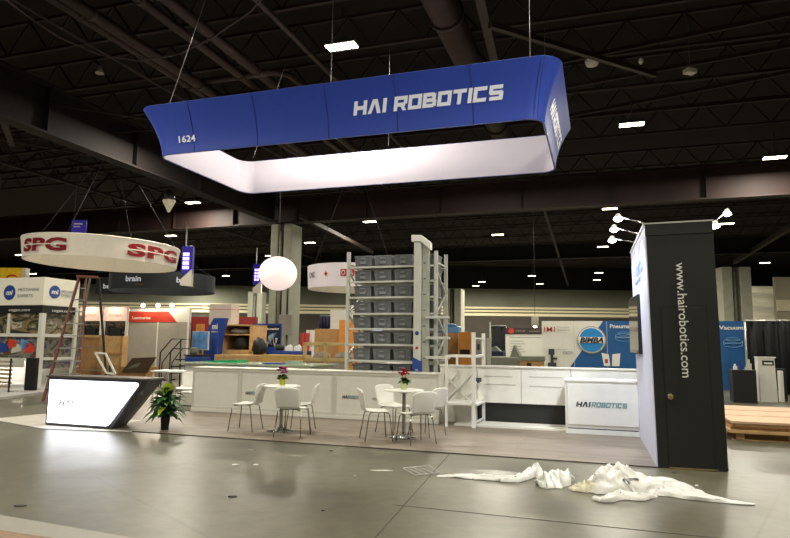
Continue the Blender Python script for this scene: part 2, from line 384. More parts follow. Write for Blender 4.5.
beam('diagonal_brace','thin diagonal rod in the left dark ceiling reaching the sign',at_z(-10,95,9),at_z(150,119,9),.06,.06,'brace')
beam('diagonal_brace','thin level rod in the left ceiling ending behind the sign',at_z(0,140,9),at_z(153,130,9),.05,.05,'brace')
beam('diagonal_brace','thin sloping rod under the left girder',at_z(-10,137,8.5),at_z(90,155,8.5),.06,.06,'brace')
beam('diagonal_brace','short strut below the left girder at the picture edge',at_z(2,118,8.),at_z(12,145,8.4),.16,.1,'brace')
beam('diagonal_brace','dark diagonal brace above the far right column',at_z(735,262,9.),at_z(795,224,9.),.3,.3,'brace')
beam('diagonal_brace','dark rod in the far centre ceiling between small lights',at_z(543,205,9.),at_z(568,285,9.),.16,.16,'brace')
for k,(a_,b_) in enumerate((((560,88),(800,44)),((558,118),(800,70)),((560,62),(800,12)),((0,165),(90,152)),((0,180),(130,168)))):
    beam('roof_purlin',['pale-edged thin purlin right of the blue sign','thin purlin just above the second ceiling light','topmost thin purlin at the right corner','thin purlin under the left girder, upper','thin purlin under the left girder, lower'][k],at_z(*a_,9.9),at_z(*b_,9.9),.09,.12,'purlin')
# cables drooping
b=MB(); pts=[at_z(x,y,8.6) for x,y in ((0,-5),(30,18),(60,38),(100,55),(140,61),(180,54),(215,36),(250,12),(270,-10))]
tag(part('slack_cable',b.tube(pts,.02,6),M_brown2),'slack black cable drooping across the upper left ceiling','cable')
# columns
def column(lab,cx,cy,w,h,rz):
    t=thing('fluted_column',lab,'column',(cx,cy,0),rz)
    b=MB(); b.box(-w/2,-w*.15,-w/2,w/2,0,h); part('shaft',b,M_conc,t,bevel=.03)
    b=MB(); b.box(w*.13,w/2,-w/2,w/2,0,h); part('shaft',b,M_conc,t,bevel=.03)
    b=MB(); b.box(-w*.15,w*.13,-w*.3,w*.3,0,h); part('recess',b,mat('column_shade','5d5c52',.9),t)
    b=MB(); b.tube([(-w*.05,-w*.42,0),(-w*.05,-w*.42,h-.4)],.09,8); part('downpipe',b,mat('downpipe','7b7a6c',.6),t)
    b=MB(); b.box(-w/2-.06,w/2+.06,-w/2-.06,w/2+.06,0,.5); part('plinth',b,M_grey,t)
    return t
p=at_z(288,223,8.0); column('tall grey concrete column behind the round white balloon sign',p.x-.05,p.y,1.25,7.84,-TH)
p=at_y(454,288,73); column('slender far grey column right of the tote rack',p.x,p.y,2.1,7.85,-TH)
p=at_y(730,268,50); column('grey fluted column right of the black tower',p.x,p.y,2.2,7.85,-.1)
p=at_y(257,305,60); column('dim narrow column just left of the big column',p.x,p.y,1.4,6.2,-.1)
# electrical box on column
p=at_y(288,325,33.2)
t=thing('electrical_box','grey electrical cabinet fixed low on the tall concrete column','cabinet',(p.x+.1,32.05,p.z-.55),-TH)
part('body',MB().box(-.36,.36,-.15,.15,0,1.05),M_grey,t,bevel=.02); part('conduit',MB().tube([(0,.1,-2),(0,.1,-.0)],.05).tube([(0,.05,1.05),(0,.05,3.5)],.05),M_dark,t)
# ------------------------------------------------------------------ HIGH BAY LIGHTS
def light(kind,loc,energy,size,color,rot=None,sy=None,spread=None):
    l=bpy.data.lights.new('lamp',kind); l.energy=energy; l.color=color
    if kind=='AREA':
        l.shape='RECTANGLE'; l.size=size; l.size_y=sy or size
        if spread: l.spread=spread
    else: l.shadow_soft_size=size
    o=bpy.data.objects.new('lamp',l); C.objects.link(o); o.location=loc
    if rot: o.rotation_euler=rot
    return o
def make_bay():
    t=thing('high_bay_light','x','ceiling light',(0,0,0),-TH,'high bay lights hanging from the dark ceiling')
    part('housing',MB().box(-.5,.5,-.22,.22,.03,.16),M_dark,t,bevel=.02)
    for i in range(4):
        x=-.48+i*.245
        part('led_module',MB().box(x,x+.2,-.19,.19,.0,.03),M_lamp,t)
    part('hanger',MB().tube([(0,0,.16),(0,0,1.3)],.02,6).tube([(-.35,0,.16),(0,0,.5),(.35,0,.16)],.012,6),M_dark,t)
    return t
bays=[((342,47),'brightest ceiling light, above the middle of the blue sign'),((632,125),'bright four-module ceiling light right of the blue sign'),
((775,158),'bright ceiling light at the right edge above the girder end'),((610,209),'warm ceiling light just above the tower spotlights at left'),
((727,224),'warm ceiling light just behind the right tower spotlights'),((498,235),'ceiling light in open dark midway between rack and tower'),
((603,247),'ceiling light left of the top of the black tower'),((519,260),'ceiling light below and right of the one between rack and tower'),
((532,276),'small far ceiling light in centre, upper of two'),((540,284),'small far ceiling light in centre, lower of two'),
((599,273),'small far ceiling light left of tower, upper of two'),((597,280),'small far ceiling light left of tower, lower of two'),
((482,282),'small far ceiling light right of the rack, upper of two'),((476,286),'small far ceiling light right of the rack, lower of two'),
((765,263),'ceiling light over the far wall right of the tower'),((193,203),'ceiling light under the left end of the blue sign'),
((171,236),'ceiling light just above the right end of the white ring sign'),((14,237),'ceiling light at far left beside the white ring sign'),
((20,255),'ceiling light peeking behind the left rim of the ring sign'),((33,274),'small ceiling light above the yellow sign'),
((370,222),'ceiling light just above the tote rack'),((310,243),'ceiling light immediately right of the grey column'),
((245,268),'small ceiling light left of the balloon sign, upper'),((226,276),'small ceiling light left of the balloon sign, middle'),
((208,281),'small ceiling light left of the balloon sign, lower'),((197,286),'smallest ceiling light beside the purple banner'),
((270,256),'ceiling light at the left side of the balloon sign')]
proto=make_bay(); proto.scale=(.84,.84,.84); first=True
WARM=(1.,.93,.78)
for (xy,lab) in bays:
    p=at_z(*xy,9.0); p.y=min(p.y,84)
    if first: o=proto; o.location=p; o['label']=lab; first=False
    else: o=dup(proto,p,-TH,lab)
    far=p.length
    light('AREA',p+Vector((0,0,-.05)),500 if far<40 else 900,.9,WARM,rot=(0,0,-TH),sy=.35)
for x,y in ((-9,11),(-3,3),(5,7),(-12,0),(10,2),(2,-8),(-18,14),(-8,22),(3,24),(-20,27),(16,12),(22,30),(-30,18),(-25,60),(25,75),(0,75),(-45,70),(-50,40),(40,40)):  # added lights without fixtures, for the foreground floor and the far wall
    if y<20 and x>-20 or y>=20:
        light('AREA',(x,y,8.9),520 if y<40 else 1100,.9,WARM,rot=(0,0,-TH),sy=.35)
# ceiling gadgets
for (x,y,k) in ((592,62,'white domed smoke detector beside the diagonal brace'),):
    p=at_z(x,y,9.6); t=thing('smoke_detector',k,'detector',p,0)
    part('dome',MB().lathe([(.04,-.14),(.16,-.1),(.2,0),(.2,.05),(.05,.12)],16),M_white2,t); part('stem',MB().tube([(0,0,.1),(0,0,.9)],.015,6),M_dark,t)
p=at_z(690,71,9.4); t=thing('security_camera','small white box camera hanging right of the smoke detector','camera',p,.3)
part('body',MB().box(-.16,.16,-.12,.12,-.08,.06),M_white2,t,bevel=.02); part('stem',MB().tube([(0,0,.06),(0,0,3.1)],.015,6),M_dark,t)
p=at_z(641,61,9.6); t=thing('sprinkler_lamp','tiny white fitting between the detector and the box camera','fitting',p,0)
part('body',MB().lathe([(.02,-.1),(.07,-.04),(.07,.04),(.02,.1)],10),M_white2,t)
p=at_z(100,70,9.0); t=thing('ceiling_speaker','small horn fitting with a pale mouth at upper left','speaker',p,0)
part('horn',MB().lathe([(.12,-.1),(.06,.02),(.04,.12)],12),M_grey,t)
p=at_y(169,206,27); t=thing('cone_lamp','cream cone-shaped reflector lamp left of the sign corner','lamp',p,0)
part('shade',MB().lathe([(.05,-.28),(.3,.2),(.27,.27),(.05,.3)],5),mat('cream_shade','d8cfae',.6,emit=.25),t)
part('housing',MB().lathe([(.22,.28),(.22,.55),(.06,.75)],12),M_dark,t); part('stem',MB().tube([(0,0,.7),(0,0,2.6)],.03,6),M_dark,t)
# ------------------------------------------------------------------ BLUE HANGING SIGN
ZB,ZT=5.52,6.52
def rrect(u0,u1,v0,v1,r,n=8):
    pts=[]
    for cx,cy,a0 in ((u1-r,v0+r,-90),(u1-r,v1-r,0),(u0+r,v1-r,90),(u0+r,v0+r,180)):
        for k in range(n+1):
            a=math.radians(a0+90*k/n); pts.append((cx+r*math.cos(a),cy+r*math.sin(a)))
    return pts
def flare(h): return .34*h**1.7
SU0,SU1,SV0,SV1=-9.78,-1.50,2.38,6.0
sign=bthing('hanging_sign','large blue rounded-rectangle hanging sign with a white inside, over the booth','sign',0,0,ZB)
def ring_skin(off,m,name,rb=.32):
    b=MB(); N=8
    rows=[rrect(SU0-flare(j/N)-off,SU1+flare(j/N)+off,SV0-flare(j/N)-off,SV1+flare(j/N)+off,rb+.25*flare(j/N)+off) for j in range(N+1)]
    n=len(rows[0]); V=[[b.b.verts.new((x,y,(ZT-ZB)*j/N)) for x,y in rows[j]] for j in range(N+1)]
    for j in range(N):
        for i in range(n):
            f=b.b.faces.new((V[j][i],V[j][(i+1)%n],V[j+1][(i+1)%n],V[j+1][i])); f.smooth=True
    return part(name,b,m,sign)
ring_skin(.02,M_blue,'outer_fabric'); ring_skin(-.02,M_fab,'inner_fabric')
b=MB()
for j in (0,1):
    rr=rrect(SU0-flare(j),SU1+flare(j),SV0-flare(j),SV1+flare(j),.32+.25*flare(j)); rr.append(rr[0])
    b.tube([(x,y,(ZT-ZB)*j) for x,y in rr],.014,6)
part('rim_tube',b,mat('rim_pale','6a78b8',.4),sign)
for i,x in enumerate((194,257,328,397,473)):
    u=at_v(x,120,2.3)[0]; b=MB(); b.tube([(u,SV0-flare(h/8)-.024,(ZT-ZB)*h/8) for h in range(9)],.006,4); part('seam',b,mat('seam_dark','141f5c',.7),sign)
b=MB(); b.tube([(SU1-.08+flare(h/8)*.5,SV0-flare(h/8)-.026,(ZT-ZB)*h/8) for h in range(9)],.006,4); part('seam',b,MATS['seam_dark'],sign)
def frontmap(u0,z0,sl=0.):
    def f(x,y,z):
        zz=z0+y; return Vector((u0+x,SV0-flare(max(0,min(1,zz/(ZT-ZB))))-.035-z,zz))
    return f
a=at_v(353,114,2.25); e=at_v(505,100,2.25)
ua,ue=a[0],e[0]; k=(ue-ua)
block('HAI',.25,k*.225,M_silver,sign,frontmap(ua,.38))
block('ROBOTICS',.25,k*.70,M_silver,sign,frontmap(ua+k*.28,.38))
a=at_v(180,143,2.35); text('1624',.19,M_silver,sign,wid=.42,bold=.003,mapf=frontmap(a[0],.22),name='booth_number')
def sidemap(v0,z0):
    def f(x,y,z):
        zz=z0+y; return Vector((SU1+flare(max(0,min(1,zz/(ZT-ZB))))+.035+z,v0+x,zz))
    return f
block('HAI ROBOTICS',.25,2.5,M_silver,sign,sidemap(3.0,.36))
b=MB()
for (u,v) in ((SU0+.2,SV0),(SU1-.2,SV0),(SU0+.2,SV1),(SU1-.2,SV1),((SU0+SU1)/2,SV0),((SU0+SU1)/2,SV1)):
    b.tube([(u,v,ZT-ZB),(u+(.9 if u<-8 else 0),v,3.6)],.008,5)
part('suspension_cable',b,M_alu,sign)
# ------------------------------------------------------------------ BLACK TOWER
TWZ=3.08
tower=bthing('storage_tower','tall black booth tower with a closed door and vertical white web address','booth tower',0,0,0,rz=.017)
tower.rotation_euler.y=-.014
part('body',MB().box(.012,.80,.0,2.62,0,TWZ),M_black,tower,bevel=.004)
part('side_panel',MB().box(0,.012,.0,2.62,0,TWZ),M_tower,tower,label='white lit side panel')
part('header_board',MB().box(.0,.80,-.012,.0,TWZ-.16,TWZ),M_black,tower)
part('top_edge',MB().box(-.01,.81,-.017,-.012,TWZ-.015,TWZ+.005).box(-.015,0,-.01,2.62,TWZ-.02,TWZ+.01),M_alu,tower)
part('skirting',MB().box(.14,.70,-.004,0,.0,.02),M_dark,tower)
dr=part('door',MB().box(.145,.66,-.006,.0,.03,1.98),M_black,tower,bevel=.002)
part('door_gap',MB().box(.136,.144,-.003,0,.02,1.99).box(.661,.669,-.003,0,.02,1.99).box(.136,.669,-.003,0,1.983,1.991),M_blk,tower)
kb=MB(); kb.lathe([(.035,0),(.035,.01),(.012,.015),(.012,.04),(.03,.05),(.033,.065),(.024,.08)],16); kb.b.transform(Matrix.Rotation(math.pi/2,4,'X'))
part('door_knob',kb,M_brass,dr,loc=(.195,-.004,.87))
part('threshold',MB().box(.14,.68,-.03,.0,0,.014),M_brass,tower)
def vmap(x0,z0):
    def f(x,y,z): return Vector((x0+y,-.018-z,z0-x))
    return f
text('www.hairobotics.com',.155,M_white2,tower,wid=1.44,bold=.001,mapf=vmap(.345,2.55),name='web_address')
def tsmap(v0,z0):
    def f(x,y,z): return Vector((-.012-z,v0-x,z0+y))
    return f
block('HAI ROBOTICS',.15,1.7,M_skyb,tower,tsmap(2.2,2.55))
text('intelligent warehouse systems',.07,M_skyb,tower,wid=1.2,mapf=tsmap(2.0,2.45),name='lettering')
# spotlights on arms
def spot(lab,base,head,down):
    base=Vector(base); head=Vector(head); t=thing('arm_spotlight',lab,'spotlight',W(*base),-TH,'arm spotlights on the tower rim')
    d=head-base
    part('arm',MB().tube([(0,0,0),d*.12+Vector((0,0,.06)),d],.012,8),M_chrome,t); part('clamp',MB().box(-.04,.04,-.04,.04,-.04,.05),M_chrome,t)
    out=Vector((d.x,d.y,0)).normalized()
    h=MB(); h.lathe([(.02,.035),(.035,.02),(.05,-.02),(.045,-.025)],14); R=out.cross(Vector((0,0,1)))
    h.b.transform(Matrix.Translation(d)); part('lamp_head',h,M_white2,t)
    g=MB(); g.lathe([(.035,-.075),(.06,-.055),(.055,-.026)],14); g.b.transform(Matrix.Translation(d)); part('lens',g,M_lampw,t)
    return t
sp_=[('nearest of the three arm spotlights on the white tower side',(0.02,.45,TWZ),(618,216),.5),
('middle of the three arm spotlights on the white tower side',(0.02,1.35,TWZ),(614,227),1.4),
('rearmost of the three arm spotlights on the white tower side',(0.02,2.1,TWZ),(612,238),2.15)]
for lab,bs,px,v in sp_:
    hd=at_v(*px,v); spot(lab,bs,hd,0)
    l=light('SPOT',W(hd[0]-.02,hd[1],hd[2]-.1),120,.05,(.8,.86,1.)); l.data.spot_size=1.9; l.data.spot_blend=.6
    tg=W(-.35,v+.3,.6); l.rotation_euler=(tg-l.location).to_track_quat('-Z','Y').to_euler()
for lab,bs,px,v in (('upper right arm spotlight leaning out beyond the tower',(.80,1.9,TWZ),(727,211),2.0),('lower right arm spotlight close to the tower edge',(.82,.8,TWZ),(715,223),.9)):
    hd=at_v(*px,v); spot(lab,bs,hd,0)
    l=light('SPOT',W(hd[0],hd[1],hd[2]-.1),30,.05,(.8,.86,1.)); l.data.spot_size=1.9; l.data.spot_blend=.6
# television
a=at_v(637,294,1.25); bq=at_v(637,354,1.25); f_=at_v(629.5,326,2.55)
tvl=math.hypot(f_[0]-a[0],2.55-1.25); ang=math.atan2(f_[0]-a[0],1.3)
t=bthing('television','flat black television on a bracket on the white tower side','television',a[0],1.25,bq[2],rz=-ang)
hh=a[2]-bq[2]
part('frame',MB().box(0,.05,0,tvl,0,hh),M_blk,t,bevel=.006); part('screen',MB().box(-.003,0,.012,tvl-.012,.012,hh-.012),M_screen,t)
part('bracket',MB().box(.05,.085,.04,tvl*.6,.02,hh*.55),M_blk,t)  # bracket block widened to stand for the dark shadow on the wall behind
# ------------------------------------------------------------------ RIGHT COUNTER
def hai_logo(parent,x,z,w,y=-.006,h=.1,second='ROBOTICS'):
    f=lambda X,Z,c: Vector((x+X,y,z+Z))
    block('HAI',h*.85,w*.27,M_logo,parent,f,name='logo_lettering')
    f2=lambda X,Z,c: Vector((x+w*.30+X,y,z+Z))
    block(second,h*.85,w*.68,M_teal,parent,f2,name='logo_lettering')
t=bthing('display_counter','white counter with dark and teal logo beside the black tower','counter',-1.22,2.62)
part('body',MB().box(0,1.20,.02,.62,.1,.88),M_white2,t,bevel=.004); part('counter_top',MB().box(-.01,1.22,0,.64,.88,.915),M_white2,t,bevel=.005)
part('front_panel',MB().box(.04,1.17,.0,.02,.16,.85),M_white2,t,bevel=.003); part('plinth',MB().box(0,1.2,.0,.6,0,.09),M_white2,t); part('shadow_gap',MB().box(.04,1.16,.01,.5,.088,.105),M_blk,t)
hai_logo(t,.18,.46,.82)
# ------------------------------------------------------------------ MIDDLE DISPLAY WALL
t=bthing('display_wall','long white low wall with black recess between rack and right counter','partition',-3.6,3.35)
part('wall_panel',MB().box(0,.72,0,.08,.0,1.06),M_white,t,bevel=.004)
for i,(x0,x1) in enumerate(((.73,1.55),(1.56,2.45),(2.46,3.58))): part('wall_panel',MB().box(x0,x1,0,.08,.40,1.06),M_white2,t,bevel=.004)
part('top_rail',MB().box(0,3.6,-.02,.1,1.06,1.09),M_white2,t)
part('recess',MB().box(.70,3.58,.05,.09,.05,.40),M_black,t)
part('slot',MB().box(.85,1.45,-.004,0,.735,.745).box(1.7,2.3,-.004,0,.72,.73).box(.85,1.4,-.004,0,.885,.893).box(1.7,2.3,-.004,0,.895,.902),M_grey,t)
b=MB(); 
for p,q in (((.05,.35),(.65,.95)),((.05,.95),(.65,.35)),((.05,.62),(.35,.95)),((.35,.35),(.65,.62))): b.bar((p[0],-.03,p[1]),(q[0],-.03,q[1]),.03,.03)
part('cross_brace',b,M_white2,t)
t=bthing('low_platform','flat white platform lying on the vinyl before the black recess','platform',-3.2,2.78)
part('deck',MB().box(.0,1.97,0,.57,0,.05),M_white,t,bevel=.004)
# small white frame
t=bthing('shelf_frame','narrow white open shelving frame standing before the platform','shelf unit',-3.42,2.62)
for (x,y,w) in ((.12,0,.04),(.62,0,.065),(.14,.8,.035),(.66,.8,.06)): part('post',MB().box(x-w/2,x+w/2,y-.03,y+.03,0,1.7 if x>.3 else 1.28),M_white2,t)
part('shelf',MB().box(.06,.7,-.03,.83,.40,.44),M_white2,t,bevel=.004)
part('cross_rail',MB().box(.12,.65,-.02,.02,1.25,1.29).box(.12,.65,.78,.82,1.25,1.29).box(.62,.66,0,.8,1.25,1.29).box(.10,.14,0,.8,1.25,1.29).box(.60,.64,0,.8,.78,.82).bar((.62,0,1.6),(.66,.8,1.6),.03).bar((.62,0,.1),(.66,.8,.1),.03),M_white2,t)
part('clip',MB().box(.58,.68,.2,.28,.79,.86).box(.58,.68,.4,.46,.80,.87),M_dark,t)
# ------------------------------------------------------------------ LEFT COUNTERS
cu=[at_v(192,390,2.9)[0],at_v(239.5,390,2.9)[0],at_v(286,395,2.9)[0],at_v(334,398,2.9)[0],at_v(386,398,2.9)[0],at_v(439,400,2.9)[0]]
cl=['leftmost white counter unit, blank front, beside the leafy plant','second white counter unit with logo half hidden by a chair','white counter unit behind the pink-flower table','white counter unit with full logo behind the red-flower table','rightmost white counter unit, next to the rack upright']
for i in range(5):
    w=cu[i+1]-cu[i]-.004; t=bthing('counter_unit',cl[i],'counter',cu[i],2.9,group='white counter units along the back of the seating')
    part('body',MB().box(0,w,.02,.5,.06,.91),M_white,t); part('counter_top',MB().box(-.005,w+.005,-.01,.52,.91,.935),M_white,t,bevel=.003)
    part('plinth',MB().box(0,w,-.015,.5,0,.075),M_white,t)
    b=MB(); e=.045; lft=e if i in (0,1,3) else .0; rgt=e if i in (0,2,4) else 0.
    b.box(0,w,0,.02,.86,.91).box(0,w,0,.02,.075,.12)
    if lft: b.box(0,lft,0,.02,.12,.86)
    if rgt: b.box(w-rgt,w,0,.02,.12,.86)
    part('face_frame',b,M_trim,t)
    part('front_panel',MB().box(lft,w-rgt,.012,.02,.12,.86),M_white,t)
    if i==1: hai_logo(t,.14,.40,.42,y=.006,h=.075)
    if i==3: hai_logo(t,.17,.40,.46,y=.006,h=.075); text('H\u039bI ACR',.06,M_logog,t,loc=(.80,.006,.405),wid=.17,name='logo_lettering')
# ------------------------------------------------------------------ RECEPTION DESK
t=bthing('reception_desk','glowing white reception desk with a slanted dark grey end','reception desk',0,0,0)
RZ=.83
fr=[(-9.82,0.015),(-8.40,0.015),(-7.80,RZ),(-9.82,RZ)]
part('shell',MB().prism(fr,.02,.12),M_dark,t,bevel=.01)
b=MB(); A=[(-9.82,.12,.0),(-8.40,.12,0),(-7.80,.12,RZ),(-9.82,.12,RZ)]; B=[(-9.6,.62,0),(-8.62,.62,0),(-7.86,.62,RZ),(-9.6,.62,RZ)]
va=[b.b.verts.new(p) for p in A]; vb=[b.b.verts.new(p) for p in B]
b.b.faces.new(va[::-1]); b.b.faces.new(vb)
for i in range(4): b.b.faces.new((va[i],va[(i+1)%4],vb[(i+1)%4],vb[i]))
part('desk_body',b,M_dark,t,bevel=.01)
part('desk_top',MB().prism([(-9.86,RZ),(-7.78,RZ),(-7.74,RZ+.03),(-9.86,RZ+.03)],.0,.15).box(-9.7,-7.86,.15,.64,RZ,RZ+.02),mat('desk_top_brown','5d5650',.4),t)
gl=part('light_panel',MB().prism([(-9.77,.06),(-8.50,.06),(-8.44,.09),(-7.90,RZ-.09),(-7.91,RZ-.05),(-7.95,RZ-.04),(-9.77,RZ-.04)],.005,.02),M_glow,t,label='bright glowing white front')
block('HAI',.11,.30,M_logog,t,lambda X,Z,c: Vector((-9.52+X,-.014,.35+Z)),name='logo_lettering')
text('HR',.1,M_logog,t,loc=(-7.98,.10,.58),rz=.9,wid=.1,name='logo_lettering')
light('AREA',W(-8.9,-.05,.45),2.5,1.6,(.85,.9,1.),rot=(math.pi/2,0,-TH),sy=.6)
# white plastic sheet under the desk
b=MB(); b.face([W(-11.4,.25,.008),W(-9.5,-.32,.008),W(-7.9,-.08,.012),W(-8.6,1.2,.008),W(-11.2,1.35,.008)])
tag(part('floor_sheet',b,mat('grey_sheet','b9b4aa',.5,noise=.05)),'flat pale protective sheet on the floor under the glowing desk','floor sheet')
# ------------------------------------------------------------------ CAFE TABLES AND CHAIRS
def cafe_table(lab,u,v):
    t=bthing('cafe_table',lab,'table',u,v,.012)
    part('tabletop',MB().lathe([(.285,.72),(.315,.73),(.315,.742),(.305,.75),(.001,.75)],36),M_white2,t)
    part('pole',MB().lathe([(.035,.05),(.03,.1),(.03,.68),(.09,.70),(.09,.72)],16),M_chrome,t)
    part('base',MB().lathe([(.24,0),(.24,.012),(.1,.03),(.04,.06)],28),M_chrome,t)
    return t
T1=(-5.76,.98); T2=(-3.62,1.05)
cafe_table('round white cafe table with chrome pedestal and pink flowers',*T1); cafe_table('round white cafe table with chrome pedestal and red flowers',*T2)
def chair_mesh():
    t=thing('cafe_chair','x','chair',(0,0,0),0,'white shell cafe chairs at the two tables')
    def prof(s):   # s 0..1 from seat front to back top, front is -y
        if s<.5:
            k=s/.5; return (-.21+.40*k, .445-.02*math.sin(k*math.pi)-.0*k)
        k=(s-.5)/.5
        return (.19+.10*k**1.2+.015*math.sin(k*math.pi), .445+.335*k**1.05)
    def seat(i,j):
        s=j*.52; y,z=prof(s); k=s/.5; w=.205+.015*math.sin(k*math.pi)-.02*max(0,k-.75)*4*.25
        if j<.12: w*=.86+.14*math.sin(j/.12*math.pi/2)
        x=(i*2-1)*w; return (x,y,z+.018*(i*2-1)**4*min(1,j*4)-(.02*(1-j/.1) if j<.1 else 0))
    b=MB(); b.grid(seat,10,14); part('seat',b,M_white2,t,solid=.012)
    def back(i,j):
        s=.52+j*.48; y,z=prof(s); w=.185+.03*math.sin(min(1,j*1.15)*math.pi/2)
        if j>.86: w*=math.sqrt(max(.0,1-((j-.86)/.14)**2*.35))
        x=(i*2-1)*w; return (x,y-.03*(i*2-1)**2*math.sin(min(1,j*1.3)*math.pi*.5),z-(.0 if j<.9 else .02*(abs(i*2-1)**3)))
    b=MB(); b.grid(back,10,14); part('backrest',b,M_white2,t,solid=.012)
    for sx in (-1,1):
        b=MB(); b.tube([(sx*.09,-.10,.422),(sx*.165,-.15,.415),(sx*.19,-.175,.39),(sx*.225,-.22,0)],.0095,8); part('leg',b,M_chrome,t)
        b=MB(); b.tube([(sx*.09,.08,.422),(sx*.165,.12,.415),(sx*.19,.145,.39),(sx*.225,.21,0)],.0095,8); part('leg',b,M_chrome,t)
    part('seat_frame',MB().box(-.1,.1,-.11,.09,.415,.427),M_dark,t)
    return t
ch=chair_mesh()
# rz: local -y is the way the sitter faces; in booth frame
chairs=[(-6.33,.82,'white cafe chair left of the pink-flower table, turned away from it',-82),
(-5.31,.52,'white cafe chair with its back to the camera at the pink-flower table',185),
(-5.47,1.15,'white cafe chair right of the pink-flower table, seen side on',-74),
(-3.96,.68,'white cafe chair nearest left of the red-flower table',122),
(-3.95,1.55,'white cafe chair behind left of the red-flower table',62),
(-3.29,.62,'white cafe chair nearest the camera at the red-flower table, back turned',-132),
(-3.33,1.42,'white cafe chair right of the red-flower table near the rack',-112),
(-9.35,3.3,'white cafe chair half hidden behind the leafy plant',20)]
for i,(u,v,lab,deg) in enumerate(chairs):
    rz=-TH+math.radians(deg)
    if i==0: ch.location=W(u,v,.012); ch.rotation_euler=(0,0,rz); ch['label']=lab
    else: dup(ch,W(u,v,.012),rz,lab)
def leaf(b,base,d,L,w,droop,n=6):
    base=Vector(base); d=Vector(d).normalized(); side=d.cross(Vector((0,0,1)))
    side=side.normalized() if side.length>1e-3 else Vector((1,0,0)); pr=None
    for i in range(n+1):
        t=i/n; p=base+d*L*t+Vector((0,0,-droop*L*t*t)); ww=w*math.sin(math.pi*min(1,(t*.9+.08)))**.8
        cur=(b.b.verts.new(p-side*ww+Vector((0,0,ww*.3))),b.b.verts.new(p),b.b.verts.new(p+side*ww+Vector((0,0,ww*.3))))
        if pr:
            for k in (0,1):
                f=b.b.faces.new((pr[k],pr[k+1],cur[k+1],cur[k])); f.smooth=True
        pr=cur
def flower_pot(lab,T,mp,mf,seed,dark=False):
    rnd=random.Random(seed); t=bthing('potted_flower',lab,'flowers',T[0],T[1],.762)
    part('pot',MB().lathe([(.045,0),(.052,.03),(.062,.14),(.054,.14),(.045,.11)],6 if dark else 16),mp,t,bevel=.003)
    b=MB()
    for i in range(60):
        a=rnd.random()*6.28; e=rnd.uniform(.1,1.2); leaf(b,(0,0,.12),(math.cos(a)*math.cos(e),math.sin(a)*math.cos(e),math.sin(e)),rnd.uniform(.08,.15),.034,.45)
    part('foliage',b,M_leaf,t)
    b=MB()
    for i in range(18):
        a=rnd.random()*6.28; r=rnd.uniform(0,.10); c=(r*math.cos(a),r*math.sin(a),.235+rnd.uniform(0,.08)-r*.3)
        for k in range(7):
            aa=k*.9+rnd.random(); leaf(b,c,(math.cos(aa),math.sin(aa),.55),rnd.uniform(.04,.06),.022,.2,4)
        b.lathe([(.004,-.01),(.016,0),(.012,.014),(.003,.02)],7,c)
    part('blossoms',b,mf,t)
    b=MB(); 
    for i in range(5): b.tube([(0,0,.1),(rnd.uniform(-.05,.05),rnd.uniform(-.05,.05),.25)],.003,5)
    part('stems',b,M_leaf,t)
flower_pot('pink orchid-like flowers in a lime square pot on the left cafe table',T1,M_lime,M_pink,3,True)
flower_pot('red flowers in a pale green pot on the right cafe table',T2,mat('pot_palegreen','c9d79c',.5),M_rose,5)
# floor plant
pp=at_z(163,431)
t=thing('potted_plant','leafy green floor plant in a small black pot beside the glowing desk','plant',(pp.x,pp.y+.08,.012),0)
part('pot',MB().lathe([(.06,0),(.062,.02),(.078,.2),(.082,.22),(.07,.22),(.065,.18)],20),M_blk,t)
rnd=random.Random(11); b=MB(); b2=MB(); b3=MB()
for i in range(150):
    a=rnd.random()*6.28; e=rnd.uniform(.0,1.4); L=rnd.uniform(.2,.33); h=rnd.uniform(.2,.56)
    d=Vector((math.cos(a)*math.cos(e),math.sin(a)*math.cos(e),math.sin(e))); base=Vector((d.x*.05,d.y*.05,h))
    tgt=b if i%13 else b2
    leaf(tgt,base,d,L,.048,rnd.uniform(.3,.85)*(1-.3*e))
    b3.tube([(0,0,.15),base],.004,5)
for i in range(3): leaf(b2,(.0+.03*i,-.03,.6),(.1+.1*i,-.2,1),.2,.055,.1)
part('foliage',b,M_leaf,t); part('young_leaves',b2,M_leafy,t,label='light yellow-green young leaves'); part('stems',b3,M_leaf,t)
# ------------------------------------------------------------------ TOTE RACK
RV=3.66; RD=.85
ul=at_v(348,300,RV)[0]; ur=at_v(436,300,RV)[0]; rw=ur-ul
zrow=[at_v(350,y,RV)[2] for y in (267,281.5,297,313,328,343.5,359.5,375)]
rack=bthing('storage_rack','tall white steel rack filled with grey totes behind the counter','rack',ul,RV)
for x,y,h in ((0,0,3.42),(rw,0,3.38),(0,RD,3.42),(rw,RD,3.42)): part('upright',MB().box(x-.035,x+.035,y-.03,y+.03,0,h),M_steel,rack)
for x in (0,rw):
    b=MB(); z=.3
    while z<2.5:
        b.bar((x,0,z),(x,RD,z+.45),.03); b.bar((x,RD,z+.45),(x,0,z+.9),.03); z+=.9
    b.bar((x,0,3.15),(x,RD,3.15),.03); part('side_brace',b,M_steel,rack)
zrow.append(zrow[-1]-(zrow[-2]-zrow[-1]))
for z in zrow:
    part('shelf_beam',MB().box(0,rw,-.03,.0,z-.04,z).box(0,rw,RD,RD+.03,z-.04,z).box(.0,rw,.0,RD,z-.012,z-.006),M_steel,rack)
part('shelf_tag',MB().box(.58,.8,-.04,-.031,zrow[4]-.06,zrow[4]-.02),mat('pale_tag','c9d3ea',.5),rack)
